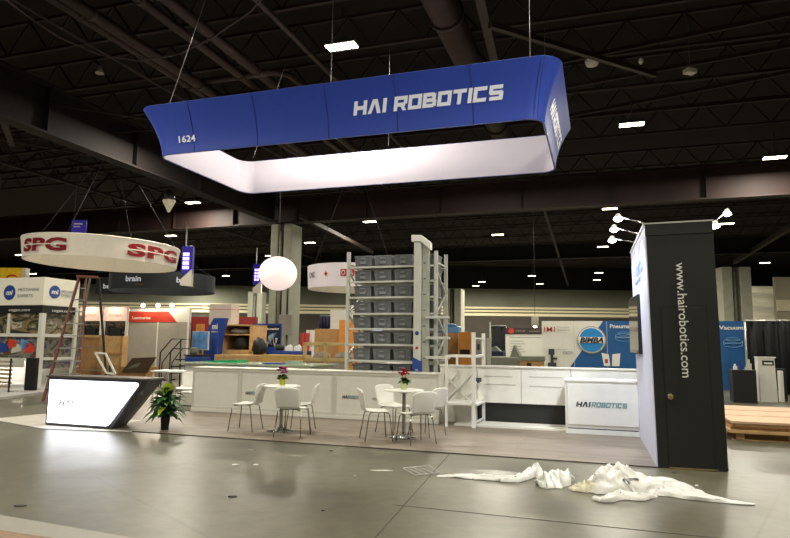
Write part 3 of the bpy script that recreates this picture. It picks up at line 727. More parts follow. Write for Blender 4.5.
def make_tote():
    t=thing('storage_tote','x','tote',(0,0,0),-TH,'grey lidded totes on the white rack')
    b=MB(); v=[]
    for z,w,d in ((0,.178,.26),(.22,.192,.285)):
        v.append([b.b.verts.new(p) for p in ((-w,-d,z),(w,-d,z),(w,d,z),(-w,d,z))])
    b.b.faces.new(v[0][::-1]); b.b.faces.new(v[1])
    for i in range(4): b.b.faces.new((v[0][i],v[0][(i+1)%4],v[1][(i+1)%4],v[1][i]))
    for x in (-.12,-.06,.06,.12): b.box(x-.006,x+.006,-.288,-.272,.02,.2)
    part('bin_body',b,M_tote,t,bevel=.006)
    part('rim',MB().box(-.2,.2,-.295,.295,.205,.235),M_tote,t,bevel=.005)
    part('grip_panel',MB().box(-.06,.06,-.294,-.268,.06,.11).box(-.05,.05,-.31,-.29,.165,.195),M_tote2,t)
    return t
tote=make_tote(); n=0
colx=[at_v(x,300,RV)[0] for x in (361.5,381.5,402,425.5)]
ordn=['top','second','third','fourth','fifth','sixth','seventh','eighth']; cn=['left column','second column','third column','right column behind the mast']
for r in range(8):
    for c in range(4):
        z=zrow[r]; h=1.0
        loc=W(colx[c],RV+.33,z); lab='grey tote on rack, %s shelf from the top, %s'%(ordn[r],cn[c])
        if n==0: tote.location=loc; tote['label']=lab
        else: dup(tote,loc,-TH,lab)
        n+=1
for r in range(8):
    z=zrow[r]
    # second rank of totes behind, seen through the gaps
    pass
# ------------------------------------------------------------------ PICKING ROBOT
um=at_v(410.5,300,3.25)[0]; u2=at_v(418,300,3.25)[0]
t=bthing('picking_robot','tall pale grey picking robot mast in front of the tote rack','robot',um,3.46)
mw=(u2-um); mh=3.62
part('mast',MB().box(0,mw,0,.09,.3,mh-.06),M_steel,t,bevel=.006); 
part('mast',MB().box(mw+.01,mw+.15,.06,.145,.3,mh-.1),mat('mast_side','a9ab9f',.5),t,bevel=.006)
for k in range(9): part('slot',MB().box(mw+.04,mw+.08,.052,.06,.55+k*.32,.57+k*.32),M_dark,t)
part('mast_cap',MB().prism([(-.05,mh-.06),(mw-.02,mh-.06),(mw+.19,mh-.24),(mw+.19,mh-.08),(mw,mh+.07),(-.05,mh+.08)],-.03,.16),M_white2,t,bevel=.012)
part('chassis',MB().box(-.05,mw+.2,-.02,.15,.0,.3),M_navy,t,bevel=.02)
part('mast_cover',MB().prism([(-.01,.78),(mw+.01,.78),(mw+.01,1.14),(-.01,1.22)],-.012,.1),M_navy,t,label='dark blue lower mast cover')
text('HR',.05,M_white2,t,loc=(.05,-.016,.95),wid=.06,name='logo_lettering')
dsc=MB(); dsc.lathe([(.04,0),(.04,.006)],20); dsc.b.transform(Matrix.Rotation(math.pi/2,4,'X')); part('badge',dsc,M_navy,t,loc=(mw*.5,-.001,at_v(415,333,3.25)[2]))
dsc=MB(); dsc.lathe([(.03,0),(.03,.006)],20); dsc.b.transform(Matrix.Rotation(math.pi/2,4,'X')); part('badge',dsc,M_red,t,loc=(mw*.5,-.001,at_v(415,348,3.25)[2]))
for y in (317,338,358):
    z=at_v(430,y,3.25)[2]; part('tray_arm',MB().box(mw+.1,mw+.58,.0,.03,z-.02,z+.03).box(mw+.1,mw+.58,.1,.13,z-.02,z+.02).box(mw+.1,mw+.58,.03,.1,z-.012,z),M_steel,t,bevel=.004)
# ------------------------------------------------------------------ PLASTIC FILM ON FLOOR
def film(name,lab,pts,m,seed,n=70,k=12,cat='plastic film'):
    """pts: list of (pixel x, pixel y, halfwidth m, height m) along the strip, on the floor"""
    rnd=random.Random(seed); P=[(at_z(x,y),w,h) for x,y,w,h in pts]
    org=P[0][0].copy(); org.z=0
    seg=len(P)-1
    from mathutils import noise as N
    def fn(i,j):
        s=i*seg; a=min(int(s),seg-1); f=s-a
        p=P[a][0].lerp(P[a+1][0],f); w=P[a][1]*(1-f)+P[a+1][1]*f; h=P[a][2]*(1-f)+P[a+1][2]*f
        d=(P[min(a+1,seg)][0]-P[max(a-0,0)][0]).normalized(); sd=Vector((-d.y,d.x,0))
        t=j*2-1
        e=N.noise(Vector((i*9,t*1.3,seed)))
        fold=abs(N.noise(Vector((i*5+seed,t*3,seed*2.))))*1.0+.45*abs(N.noise(Vector((i*13,t*10,seed+5))))
        q=p+sd*(t*w*(1+.55*e))+d*.03*N.noise(Vector((i*20,t*5,3.)))
        z=h*(1-t*t)**.7*(.5+.8*fold)+.012+.03*fold*(1-abs(t)*.6)*min(1,w*6)
        return q-org+Vector((0,0,max(.006,z-.03*(abs(t)>.98))))
    b=MB(); b.grid(fn,n,k,smooth=True)
    o=part(name,b,m,loc=org); return tag(o,lab,cat)
film('plastic_film','flat white ribbon of plastic film at the left end of the litter',[(437,477,.02,.0),(455,477,.06,.02),(475,478,.09,.03),(495,480,.08,.03),(515,481,.06,.05),(528,477,.03,.04)],M_film,3)
film('plastic_film','narrow arched white film strip rising between litter pieces',[(500,482,.03,.02),(515,482,.05,.04),(530,477,.07,.10),(537,474,.06,.14),(542,480,.04,.05)],M_film,8,n=40)
film('plastic_film','milky folded film square standing up near the middle of the litter',[(537,486,.07,.06),(545,486,.14,.13),(556,485,.15,.16),(566,481,.10,.13),(573,480,.03,.05)],mat('milky_film','cfd3c8',.4,noise=.06,bump=.2,scale=30,trans=.25),13,n=40)
film('crumpled_paper','small cream crumpled bag just left of the big film heap',[(570,489,.03,.02),(580,491,.08,.07),(590,491,.09,.09),(600,489,.04,.03)],M_film2,17,n=30,cat='paper')
film('plastic_film','big crumpled heap of white film in front of the black tower',[(583,489,.04,.02),(600,491,.17,.15),(612,489,.27,.26),(626,488,.27,.22),(645,490,.25,.15),(665,492,.19,.12),(685,496,.17,.08),(705,500,.11,.05),(730,503,.055,.02),(755,505,.02,.0)],M_film,21,n=130,k=18)
film('plastic_film','loose white film flap trailing in front of the big heap',[(593,500,.03,.02),(606,502,.07,.05),(620,497,.09,.07),(640,500,.06,.05),(655,497,.03,.02)],M_film,29,n=50)
# thin wire panel
p=at_z(415,477); t=thing('wire_tray','small faint wire tray lying left of the white film','tray',p,.5)
part('frame',MB().tube([(0,0,.02),(.33,0,.02),(.36,.28,.05),(0,.28,.05),(0,0,.02)],.006,6),M_alu,t)
part('rung',MB().tube([(.09,0,.02),(.05,.28,.05)],.005,5).tube([(.17,0,.02),(.13,.28,.05)],.005,5).tube([(.25,0,.02),(.21,.28,.05)],.005,5),M_alu,t)
def scrap(name,lab,x,y,w,d,m,rz,h=.006):
    p=at_z(x,y); b=MB(); rnd=random.Random(int(x*7+y))
    n=7; pts=[Vector((w/2*math.cos(6.283*i/n)*rnd.uniform(.7,1.1),d/2*math.sin(6.283*i/n)*rnd.uniform(.7,1.1),h*rnd.uniform(.4,2))) for i in range(n)]
    top=[b.b.verts.new(q) for q in pts]; bot=[b.b.verts.new((q.x,q.y,0)) for q in pts]
    b.b.faces.new(top); b.b.faces.new(bot[::-1])
    for i in range(n): b.b.faces.new((bot[i],bot[(i+1)%n],top[(i+1)%n],top[i]))
    tag(part(name,b,m,loc=(p.x,p.y,.001),rot=(0,0,rz)),lab,'litter')
scrap('paper_scrap','white paper scrap on bare floor below the pink-flower table',236,465,.12,.06,M_white2,.1)
scrap('paper_scrap','small white paper scrap to the right of the larger one',256,465,.08,.05,M_white2,.6)
scrap('paper_scrap','long thin pale strip on the floor left of the film',381,471,.28,.03,M_trim,.0)
scrap('paper_scrap','tiny pale scrap above the long thin strip',355,476,.04,.05,M_trim,.3)
scrap('paper_scrap','tiny white dot of litter in front of the tower door',697,486,.05,.03,M_white2,.3)
scrap('paper_scrap','pale scrap right below the leafy plant',251,450,.07,.04,M_trim,.3)
scrap('dark_scrap','dark flat shard on the floor below the paper scraps',233,497,.11,.035,M_dark,.2)
scrap('dark_scrap','dark flat shard on the floor at the lower left',20,506,.13,.05,M_dark,.1)
scrap('dark_scrap','tiny dark crumb in the middle of the bare floor',323,511,.03,.03,M_dark,.1)
scrap('dark_scrap','small dark scrap at the vinyl edge between the tables',331,451,.07,.04,M_dark,.1)
scrap('dark_scrap','dark crumb between the vinyl edge and the big film heap',674,473,.08,.03,M_dark,.1)
# ------------------------------------------------------------------ RIGHT BACKGROUND
def R(x0,y0,x1,y1,v):
    a=at_v(x0,(y0+y1)/2,v); b_=at_v(x1,(y0+y1)/2,v); xm=(x0+x1)/2
    return a[0],b_[0],at_v(xm,y1,v)[2],at_v(xm,y0,v)[2]
BV=16.
u0,u1,_,zt=R(542,321,642,367,BV)
uR=at_v(747,350,BV)[0]
t=bthing('exhibit_wall','long white and blue exhibit wall with round blue logo, seen past the tower','booth wall',u0,BV)
L=uR-u0
part('white_wall',MB().box(0,L,.02,.12,0,zt),M_white,t)
ub,uc=at_v(570,367,BV)[0]-u0,at_v(603,321,BV)[0]-u0; zlow=at_v(570,367,BV)[2]
sl=(uc-ub)/(zt-zlow)
part('blue_graphic',MB().prism([(ub-sl*zlow,0.0),(L,0.0),(L,zt),(uc,zt)],.0,.02),M_bimba,t)
x=at_v(574,345,BV)[0]-u0
part('panel_seam',MB().box(x,x+.015,-.004,.0,0,zt).box(at_v(607,345,BV)[0]-u0,at_v(607,345,BV)[0]-u0+.015,-.004,0,0,zt).box(L-.06,L,-.01,.02,0,zt),M_trim,t)
cc=at_v(591.5,340,BV); rr=at_v(606,340,BV)[0]-cc[0]
def disc(r,y,m,name,hole=None):
    b=MB(); b.lathe([(r,0),(r,.01)],40); b.b.transform(Matrix.Rotation(math.pi/2,4,'X')); part(name,b,m,t,loc=(cc[0]-u0,y,cc[2]))
disc(rr,-.005,M_grey,'logo_ring'); disc(rr*.93,-.02,M_white2,'logo_ring'); disc(rr*.86,-.035,M_bimba2,'logo_disc')
part('logo_band',MB().box(-rr*.92,rr*.92,-.055,-.048,-rr*.22,rr*.22),M_white2,t,loc=(cc[0]-u0,0,cc[2]))
text('BIMBA',rr*.52,M_logo,t,loc=(cc[0]-u0-rr*.82,-.06,cc[2]-rr*.18),shear=.3,bold=.012,wid=rr*1.64)
def wt(body,x,y,size,m,wd,**k):
    q=at_v(x,y,BV); e=at_v(x+wd,y,BV)[0]-q[0]
    return text(body,size,m,t,loc=(q[0]-u0,-.012,q[2]),wid=e,**k)
wt('IMI',544,331.5,.26,M_red,11,sp=1.15,bold=.002); wt('Precision',557,328,.09,M_logog,12); wt('Engineering',557,330.5,.07,M_logog,12)
wt('Pneumatics',610,328,.2,M_white2,28,bold=.004); wt('Vacuum.',719,329.5,.2,M_white2,26,bold=.004)
wt('KNOW',563,354,.16,M_logog,10,bold=.003); wt('that you',557,350,.1,M_logog,9)
def wr(x0,y0,x1,y1,m,name,y=-.006):
    a,b_,z0,z1=R(x0,y0,x1,y1,BV); part(name,MB().box(a-u0,b_-u0,y,0,z0,z1),m,t)
b=MB(); q=at_v(552,360,BV); x=q[0]-u0; z=q[2]
b.box(x-.16,x+.16,-.03,-.01,z-.25,z-.1).box(x-.05,x+.05,-.03,-.01,z-.1,z+.2).box(x-.12,x+.1,-.03,-.01,z+.2,z+.42).box(x-.02,x+.2,-.03,-.01,z+.02,z+.1); part('actuator_picture',b,M_dark,t)
b=MB(); q=at_v(612,366,BV); x=q[0]-u0; z=q[2]; b.prism([(x-.28,z),(x-.06,z),(x-.1,z+.42),(x-.36,z+.48)],-.02,-.01).prism([(x,z),(x+.26,z),(x+.3,z+.47),(x+.02,z+.43)],-.02,-.01); part('catalogue_picture',b,M_white2,t)
part('catalogue_mark',MB().box(x-.24,x-.14,-.025,-.02,z+.1,z+.25),M_red,t)
for cx,cz in ((624,339),(733,345)):
    q=at_v(cx,cz,BV); b=MB()
    for rz_,dz in ((.3,0),(.3,.12),(.22,.2)):
        pts=[(q[0]-u0+rz_*math.cos(a*.5236),-.012,q[2]+dz+rz_*.28*math.sin(a*.5236)) for a in range(13)]; b.tube(pts,.008,4)
    for s in (-1,1): b.tube([(q[0]-u0+s*.3,-.012,q[2]),(q[0]-u0+s*.3,-.012,q[2]+.12)],.008,4)
    part('line_drawing',b,mat('pale_blue_line','7fb0dc',.5),t)
# red-logo booth
v2=17.5; a,b_,z0,z1=R(505.5,328,543,367,v2)
t=bthing('exhibit_booth','cream exhibit panel with black header and small red logo','booth panel',a,v2)
part('panel',MB().box(0,b_-a,0,.08,0,z1-.25),M_white,t); part('header',MB().box(0,b_-a,-.02,.08,z1-.25,z1),mat('header_brown','3b2f2c',.6),t)
dsc=MB(); dsc.lathe([(.12,0),(.12,.01)],14); dsc.b.transform(Matrix.Rotation(math.pi/2,4,'X')); part('logo',dsc,M_redp,t,loc=(.25,-.03,z1-.12))
text('GROUP',.11,M_grey,t,loc=(.42,-.03,z1-.16),wid=.4); text('solutions',.1,M_grey,t,loc=(.98,-.03,z1-.16),wid=.42)
for k in range(5): part('text_line',MB().box(.2,.2+[.55,.6,.45,.5,.62][k],-.006,0,z1-.55-k*.11,z1-.53-k*.11),M_logog,t)
part('rule_line',MB().box(.15,b_-a-.05,-.006,0,z1-.40,z1-.38),M_logog,t)
# grey cloth stack, crate, dark drape between rack and panel
def bgbox(name,lab,cat,px,v,dep,m,z0=None,bev=.01,grp=None):
    a,b_,zl,zh=R(*px,v); t=bthing(name,lab,cat,a,v,0,group=grp)
    part('body',MB().box(0,b_-a,0,dep,0 if z0 is None else z0,zh),m,t,bevel=bev); return t,b_-a,zh
t,w,zh=bgbox('display_cabinet','low wooden display cabinet with grey top behind the middle wall','cabinet',(520,361,543,370),12.8,.55,M_card)
part('cabinet_top',MB().box(-.04,w+.04,-.04,.59,zh,zh+.16),M_greygreen,t,bevel=.02); part('label_plate',MB().box(w*.3,w*.5,-.01,0,zh-.2,zh-.06),M_blk,t)
t,w,zh=bgbox('covered_table','long table under a grey-green cloth behind the middle wall','table',(489,357,522,370),13.5,1.0,M_greygreen,bev=.03)
part('cloth_peak',MB().prism([(w*.6,zh-.1),(w*1.0,zh-.1),(w*.85,zh+.2),(w*.75,zh+.42)],.1,.8),M_greygreen,t)
t,w,zh=bgbox('covered_table','dark blue draped table left of the cream panel','table',(470,351,503,370),15,.8,mat('navy_cloth','1c2340',.8),bev=.03)
part('crumpled_cloth',MB().prism([(0,zh),(w*.9,zh),(w*.75,zh+.18),(w*.5,zh+.06),(w*.2,zh+.12)],.1,.6),M_greygreen,t)
def drape(lab,px,v,m=M_drape):
    a,b_,zl,zh=R(*px,v); b=MB(); n=int((b_-a)*14)
    b.grid(lambda i,j:(i*(b_-a),.05*math.sin(i*n*1.2)+.02*math.sin(i*n*3.1),zh*j),n*2,1)
    t=bthing('pipe_drape',lab,'drape',a,v,0); part('curtain',b,m,t,solid=.01); part('top_pipe',MB().tube([(0,0,zh+.01),(b_-a,0,zh+.01)],.025,8),M_alu,t)
    for x in (0,b_-a): part('pole',MB().tube([(x,.05,0),(x,.05,zh)],.025,8),M_alu,t)
drape('black drape hanging between the rack and the cream exhibit panel',(490,326,506,360),18.2)
drape('wide black drape on pipes at the far right edge',(748,321,830,402),14.5)
# light pole left of drape
t,w,zh=bgbox('banner_pole','thin pale upright pole left of the black drape','pole',(489.4,322,491,365),14.6,.06,M_trim,bev=0)
# round white pendant above panel
p=at_y(535,322,30); t=thing('paper_lantern','small white cylindrical lantern above the cream panel','lantern',p,0)
part('shade',MB().lathe([(.15,-.2),(.17,-.17),(.17,.25),(.15,.27)],20),M_grey,t); part('bulb',MB().lathe([(.06,-.27),(.1,-.23),(.06,-.19)],12),M_lamp,t); part('cord',MB().tube([(0,0,.3),(0,0,8)],.01,5),M_dark,t)
# plinth, podium, post
q=uv(at_z(733,403)); q2=uv(at_z(757,403))
v5=10.6; a,b_,zl,zh=R(733,370,757,403,v5)
t=bthing('black_plinth','black square plinth with small blue and white product samples','plinth',a,v5); part('body',MB().box(0,b_-a,0,.5,0,zh),M_blk,t,bevel=.01)
for k,(x,y0,w,h,m,lab) in enumerate(((.05,.1,.1,.16,M_white2,'small white sample card at the left on the black plinth'),(.2,.15,.09,.26,M_navy,'taller blue sample fixture in the middle of the plinth'),(.33,.1,.16,.12,M_trim,'flat white sample at the front right of the plinth'),(.42,.3,.12,.28,M_trim,'pale standing card at the rear right of the plinth'))):
    tag(part('product_sample',MB().box(0,w,0,.05,0,h*.6).box(w*.2,w*.7,.01,.04,h*.6,h),m,loc=W(a+x,v5+y0,zh),rot=(0,0,-TH)),lab,'sample')
v5=11.0; a,b_,zl,zh=R(759,358,777,402,v5)
t=bthing('display_podium','slim white podium with dark rectangular slot beside the plinth','podium',a,v5)
part('body',MB().prism([(0,0),(b_-a,0),(b_-a-.03,zh),(.0,zh)],0,.4),M_white,t,bevel=.01); part('screen',MB().box(.1,.38,-.01,0,zh-.2,zh-.07),M_blk,t); part('slot',MB().box(.14,.34,-.015,-.01,zh-.17,zh-.12),M_white2,t); part('top_cap',MB().box(-.01,b_-a,-.02,.4,zh,zh+.03),M_white2,t)
a,b_,zl,zh=R(781,371,784,404,11.4); tag(part('panel_post',MB().box(0,b_-a,0,.3,0,zh),M_white,loc=W(a,11.4),rot=(0,0,-TH)),'narrow white panel edge standing right of the podium','panel')
a,b_,zl,zh=R(777,369,781,404,11.6); tag(part('dark_case',MB().box(0,b_-a+.2,0,.3,0,zh),M_blk,loc=W(a,11.8),rot=(0,0,-TH)),'dark case between the podium and the white panel edge','case')
# pallets with plywood
pr=bthing('wooden_pallet','wooden pallet under the plywood sheets at right','pallet',1.38,2.95)
for y in (0,.75,1.5): part('skid',MB().box(.05,.17,y,y+.25,0,.1).box(.8,.92,y,y+.25,0,.1).box(1.6,1.72,y,y+.25,0,.1),M_wood,pr)
part('bottom_board',MB().box(0,1.8,0,.12,0,.02).box(0,1.8,1.6,1.72,0,.02),M_wood,pr)
part('deck_board',MB().box(-.02,2.6,0,.14,.1,.12).box(-.02,2.6,.4,.54,.1,.12).box(-.02,2.6,.8,.94,.1,.12).box(-.02,2.6,1.2,1.34,.1,.12).box(-.02,2.6,1.6,1.74,.1,.12),M_wood,pr)
part('stringer',MB().box(0,2.6,.02,.07,.02,.1).box(0,2.6,.85,.9,.02,.1),mat('wood_shadow','6b4f30',.8),pr)
sl_=['bottom plywood sheet jutting left on the pallet','second plywood sheet up, slightly skewed','third plywood sheet up with dark edge','topmost pale plywood sheet nearest the camera','middle plywood plank on top of the stack','rear plywood plank on top of the stack']
zz=.121
for i,(x0,x1,y0,y1,h) in enumerate(((-.05,2.7,-.05,1.5,.05),(-.02,2.7,.0,3.0,.05),(.05,2.75,-.04,2.9,.05),(-.02,2.7,-.06,.9,.035),(.0,2.7,.98,1.9,.035),(.02,2.7,2.0,2.95,.035))):
    tag(part('plywood_sheet',MB().box(x0,x1,y0,y1,0,h),M_woodp if i>2 else M_wood,loc=W(1.38,2.95,zz),rot=(0,0,-TH)),sl_[i],'plywood','plywood sheets stacked on the pallet')
    if i<3: zz+=h+.001
# ------------------------------------------------------------------ CENTRE BACKGROUND (behind left counters)
def board(name,lab,cat,px,v,th,m,z0=0.):
    a,b_,zl,zh=R(*px,v); return tag(part(name,MB().box(0,b_-a,0,th,z0,zh),m,loc=W(a,v),rot=(0,0,-TH)),lab,cat)
# work table with green sheets
t,w,zh=bgbox('work_table','long pale green glass-topped table directly behind the left counters','table',(185,365,312,372),4.7,1.2,M_white)
part('glass_top',MB().box(-.1,w+.1,-.1,1.3,zh,zh+.03),M_glass,t)
a,b_,zl,z_=R(196,364,232,372,4.8); tag(part('green_wedge',MB().prism([(0,0),(b_-a,0),(b_-a,.07),(.4,.05)],0,.5),M_greenb,loc=W(a,5.0,zh+.03),rot=(0,0,-TH)),'bright green sheet lying at the left end of the glass table','sheet')
a=at_v(268,366,5)[0]; tag(part('blue_grey_plate',MB().box(0,.5,0,.3,0,.03),M_navy,loc=W(a,4.75,zh+.031),rot=(0,0,-TH)),'flat dark blue plate on the glass table behind the pink flowers','plate')
a=at_v(291,366,5)[0]; tag(part('clear_box',MB().box(0,.32,0,.25,0,.09),M_glass,loc=W(a,4.75,zh+.031),rot=(0,0,-TH)),'small clear box on the glass table right of the pink flowers','box')
# long wood crate ledge
t,w,zh=bgbox('wooden_crate','long low plywood crate running behind the glass table','crate',(214,355,262,368),8.5,1.0,M_wood,bev=.01)
t,w,zh=bgbox('wooden_crate','yellowish plywood crate in front of the grey column base','crate',(261,355,302,368),8.2,.62,mat('yellow_ply','cda85c',.7),bev=.01)
# open shelf crate
a,b_,zl,zh=R(221,324.5,253,355,9.6); w=b_-a
t=bthing('open_crate','tall open-fronted plywood crate with black bag and grey gear inside','crate',a,9.6)
part('crate_wall',MB().box(0,.06,0,.9,0,zh).box(w-.14,w,0,.9,0,zh).box(0,w,0,.9,zh-.05,zh).box(0,w,.85,.9,0,zh).box(0,w,0,.9,0,1.2),M_wood,t,bevel=.004)
zs=at_v(237,334,9.6)[2]; part('shelf',MB().box(.06,w-.14,.0,.85,zs-.04,zs),M_wood,t)
part('dark_back',MB().box(.07,w-.15,.8,.84,1.2,zs-.05),M_blk,t)  # black sheet just in front of the crate's rear wall
def blob(name,lab,cat,p,r,m,seed,sc=(1,1,1),rz=0):
    from mathutils import noise as N
    b=MB()
    def fn(i,j):
        th=i*2*math.pi; ph=(j-.5)*math.pi*.98
        d=Vector((math.cos(ph)*math.cos(th),math.cos(ph)*math.sin(th),math.sin(ph)))
        k=r*(1+.28*N.noise(d*2.2+Vector((seed,0,0))))
        q=Vector((d.x*k*sc[0],d.y*k*sc[1],d.z*k*sc[2])); q.z=max(q.z,-r*sc[2]*.75)+r*sc[2]*.75; return q
    b.grid(fn,20,12,close=True); return tag(part(name,b,m,loc=p,rot=(0,0,rz)),lab,cat)
blob('black_bag','black bag slumped inside the open plywood crate','bag',W(a+w*.5,9.95,1.21),.3,M_blk,2,(1.1,.8,.95))
blob('grey_gear','grey wrapped gear on the upper shelf of the open crate','gear',W(a+w*.45,10.0,zs+.01),.2,M_grey,5,(2.,1,.55))
q=at_v(256.5,354,8.8); blob('black_bag','round black bag on the crate left of the blue exhibit sign','bag',W(q[0],8.95,at_v(250,355,8.5)[2]+.005),.26,M_blk,9,(.85,.7,1.15))
# white box on top of crate
a2,b2,zl,z2=R(210,304,237,326,9.8)
t=bthing('carton','big white two-tone carton standing on the open crate','carton',a2+.1,9.75,0); 
part('box_body',MB().box(-.1,b2-a2-.3,0,.5,zh+.002,z2),mat('white_carton','d2c4b8',.7,noise=.04),t,bevel=.006); part('lid_seam',MB().box(-.104,b2-a2-.296,-.004,.5,z2-.2,z2-.185),M_redp,t)
# blue arch sign with monitor
a,b_,zl,z1=R(200,318,223,360,9.0); w=b_-a
t=bthing('arched_sign','curved bright blue sign tower with white lettering','sign',a,9.0)
b=MB(); poly=[(w*.1,0),(w*.75,0),(w*.78,z1*.6),(w*.85,z1*.8),(w*1.0,z1),(w*.55,z1),(w*.36,z1*.87),(w*.2,z1*.7)]
b.prism(poly,0,.3); part('body',b,M_navy,t,bevel=.01); text('mi',.26,M_white2,t,loc=(w*.52,-.01,z1*.84),bold=.006,wid=.2); text('solutions',.08,M_white2,t,loc=(w*.48,-.01,z1*.79),wid=.26)
a,b_,zl,zh=R(194.5,332,209.5,349,8.7)
t=bthing('monitor','pale blue monitor on a stand in front of the arched sign','monitor',a,8.6)
part('screen',MB().box(0,b_-a,-.02,0,zl,zh),M_skyb,t); part('frame',MB().box(-.02,b_-a+.02,0,.06,zl-.03,zh+.02),M_trim,t); part('stand',MB().box((b_-a)/2-.03,(b_-a)/2+.03,.02,.08,0,zl),M_dark,t)
t,w,zh=bgbox('blue_bin','round-topped dark blue bin left of the arched sign','bin',(184,356,201,372),7.6,.5,M_navy,bev=.05)
part('bin_lid',MB().box(-.02,w+.02,-.02,.52,zh,zh+.04),M_blk,t,bevel=.01); blob('bin_clutter','grey-green clutter piled on top of the blue bin','clutter',W(at_v(191,354,7.7)[0],7.85,zh+.045),.13,M_greygreen,4)
board('cardboard_panel','orange cardboard upright left of the arched sign','cardboard',(195.5,324,201,352),10.5,.2,M_orange)
board('red_backdrop','red backdrop wall glimpsed behind the white carton','backdrop',(189,317,256,346),14,.1,mat('deep_red','8e2a26',.7))
# blue Z booth
a,b_,zl,zh=R(252.5,323.5,280.5,360,11.); w=b_-a
t=bthing('exhibit_screen','dark blue exhibit screen with white headline and glowing swoosh','exhibit screen',a,11.)
part('screen_wall',MB().box(0,w*.32,.0,.08,0,zh).box(w*.32,w,.02,.08,0,zh),M_navy,t); part('screen_image',MB().box(w*.33,w*.98,.0,.02,1.3,zh-.06),mat('night_picture','152236',.4,noise=.5,scale=3),t)
text('Automation',.1,M_white2,t,loc=(w*.38,-.01,zh-.22),bold=.003,wid=w*.55); part('picture_swoosh',MB().prism([(w*.5,zh-.72),(w*.62,zh-.72),(w*.85,zh-.32),(w*.6,zh-.38)],-.006,0),M_skyb,t)
b=MB(); rnd=random.Random(3)
for i in range(14):
    x=w*.4+rnd.random()*w*.6; z=1.35+rnd.random()*.35; b.tube([(x,-.15,z-.2),(x+rnd.uniform(-.12,.12),-.2,z+.1)],.02,5)
part('machine_model',b,M_grey,t); part('machine_base',MB().box(w*.4,w*1.05,-.3,-.05,0,1.3),M_navy,t)
t,w,zh=bgbox('demo_table','blue-topped demo table crowded with small parts before the column','table',(276,351,303,366),8.9,.6,M_navy)
rnd=random.Random(8)
for i,lab in enumerate(('black coiled part on the blue demo table','white sample card left on the blue demo table','white sample card right on the blue demo table')):
    tag(part('machine_part',MB().lathe([(.1,0),(.14,.05),(.13,.16),(.05,.2)],12) if i==0 else MB().box(-.12,.12,-.02,.05,0,.14).prism([(-.1,.14),(.1,.14),(.05,.2)],-.02,.03),M_blk if i==0 else M_white2,loc=W(at_v(279+i*9,352,9.1)[0],9.15,zh+.001),rot=(0,0,-TH)),lab,'part')
# timber frame crate
a,b_,zl,zh=R(303,342.5,347.5,361,7.6); w=b_-a
t=bthing('timber_crate','pale open timber-framed crate left of the tote rack','crate',a,7.6)
zb=at_v(325,358,7.6)[2]
b=MB(); b.box(0,w,0,.08,zh-.09,zh).box(0,w,0,.08,zb-.08,zb).box(0,.08,0,.08,0,zh).box(w*.5-.04,w*.5+.04,0,.08,0,zh).box(w-.08,w,0,.08,0,zh).box(0,w,.8,.88,zh-.09,zh).box(0,.08,.8,.88,0,zh).box(w-.08,w,.8,.88,0,zh).box(0,.08,0,.88,zh-.09,zh).box(w-.08,w,0,.88,zh-.09,zh)
part('timber_frame',b,mat('pale_pine','cdb57c',.7),t,bevel=.004); part('floor_panel',MB().box(0,w,0,.85,zb-.12,zb-.085),M_wood,t)
part('base_panel',MB().box(.02,w-.02,.02,.06,0,zb-.09),M_grey,t)
for k in (0,1):
    a3=a+w*(.12+.5*k); blob('wrapped_machine','%s shrink-wrapped machine inside the timber crate'%('left','right')[k],'machine',W(a3+.25,8.0,zb-.08),.2,M_grey,20+k,(1.3,1,.7))
t,w,zh=bgbox('wooden_crate','brown plywood crate behind the timber-framed crate','crate',(314.5,329,340,343),9.5,.8,M_card)
t,w,zh=bgbox('orange_crate','tall orange-brown crate right of the brown plywood crate','crate',(339,320,353,343),9.2,.7,M_orange)
board('white_backdrop','white exhibit backdrop behind the orange crate','backdrop',(330,310,352,332),12,.08,M_white)
a,b_,zl,zh=R(320,316,329.5,328.5,11); t=bthing('jacket_rack','dark jackets hanging before the white backdrop','clothes',a,11)
part('jackets',MB().grid(lambda i,j:(i*(b_-a),.06*math.sin(i*22),zl+(zh-zl)*j),30,2),mat('navy_cloth2','22243c',.9),t,solid=.05); part('rail_stand',MB().box(0,b_-a,0,.03,zh,zh+.03).box(0,.03,0,.03,0,zh).box(b_-a-.03,b_-a,0,.03,0,zh),M_alu,t)
for i,(x,y,m,lab) in enumerate(((303,337,M_red,'red carton on the ledge right of the column'),(309,334,M_white,'white carton on the ledge right of the column'),(311,339,M_tote,'grey carton on the ledge right of the column'))):
    a,b_,zl,zh=R(x-3,y-4,x+3,y+6,11+i*.7); t=bthing('carton',lab,'carton',a,11+i*.7); part('box_body',MB().box(0,b_-a,0,.3,0,zh),m,t,bevel=.01); part('tape',MB().box((b_-a)*.45,(b_-a)*.55,-.004,.3,0,zh+.003),M_card,t)
# crates right of rack
t,w,zh=bgbox('plywood_crate','orange-tan plywood crate seen through the small white frame, left','crate',(444,333,458,368),7.5,.6,M_card)
t,w,zh=bgbox('plywood_crate','orange-tan plywood crate seen through the small white frame, middle','crate',(459,332,471,368),7.0,.6,M_orange)
part('dark_opening',MB().box(w*.1,w*.9,-.01,0,1.15,1.35),M_blk,t)
t,w,zh=bgbox('grey_machine','grey machine with pale clutter behind the small white frame','machine',(475,338,487,368),7.3,.6,M_grey)
part('gauge',MB().box(w*.2,w*.4,-.01,0,zh-.3,zh-.15).box(w*.6,w*.8,-.01,0,zh-.4,zh-.2),M_dark,t)
q=at_v(450,329,7.8); tag(part('blue_bag',MB().box(-.28,.28,-.15,.15,0,.18).prism([(-.2,.18),(.22,.18),(.15,.24),(-.1,.26)],-.12,.12),M_skyb,loc=W(q[0],7.8,at_v(450,333,7.5)[2]+.002),rot=(0,0,-TH),bevel=.03),'bright blue packet on top of the crates right of the rack','packet')
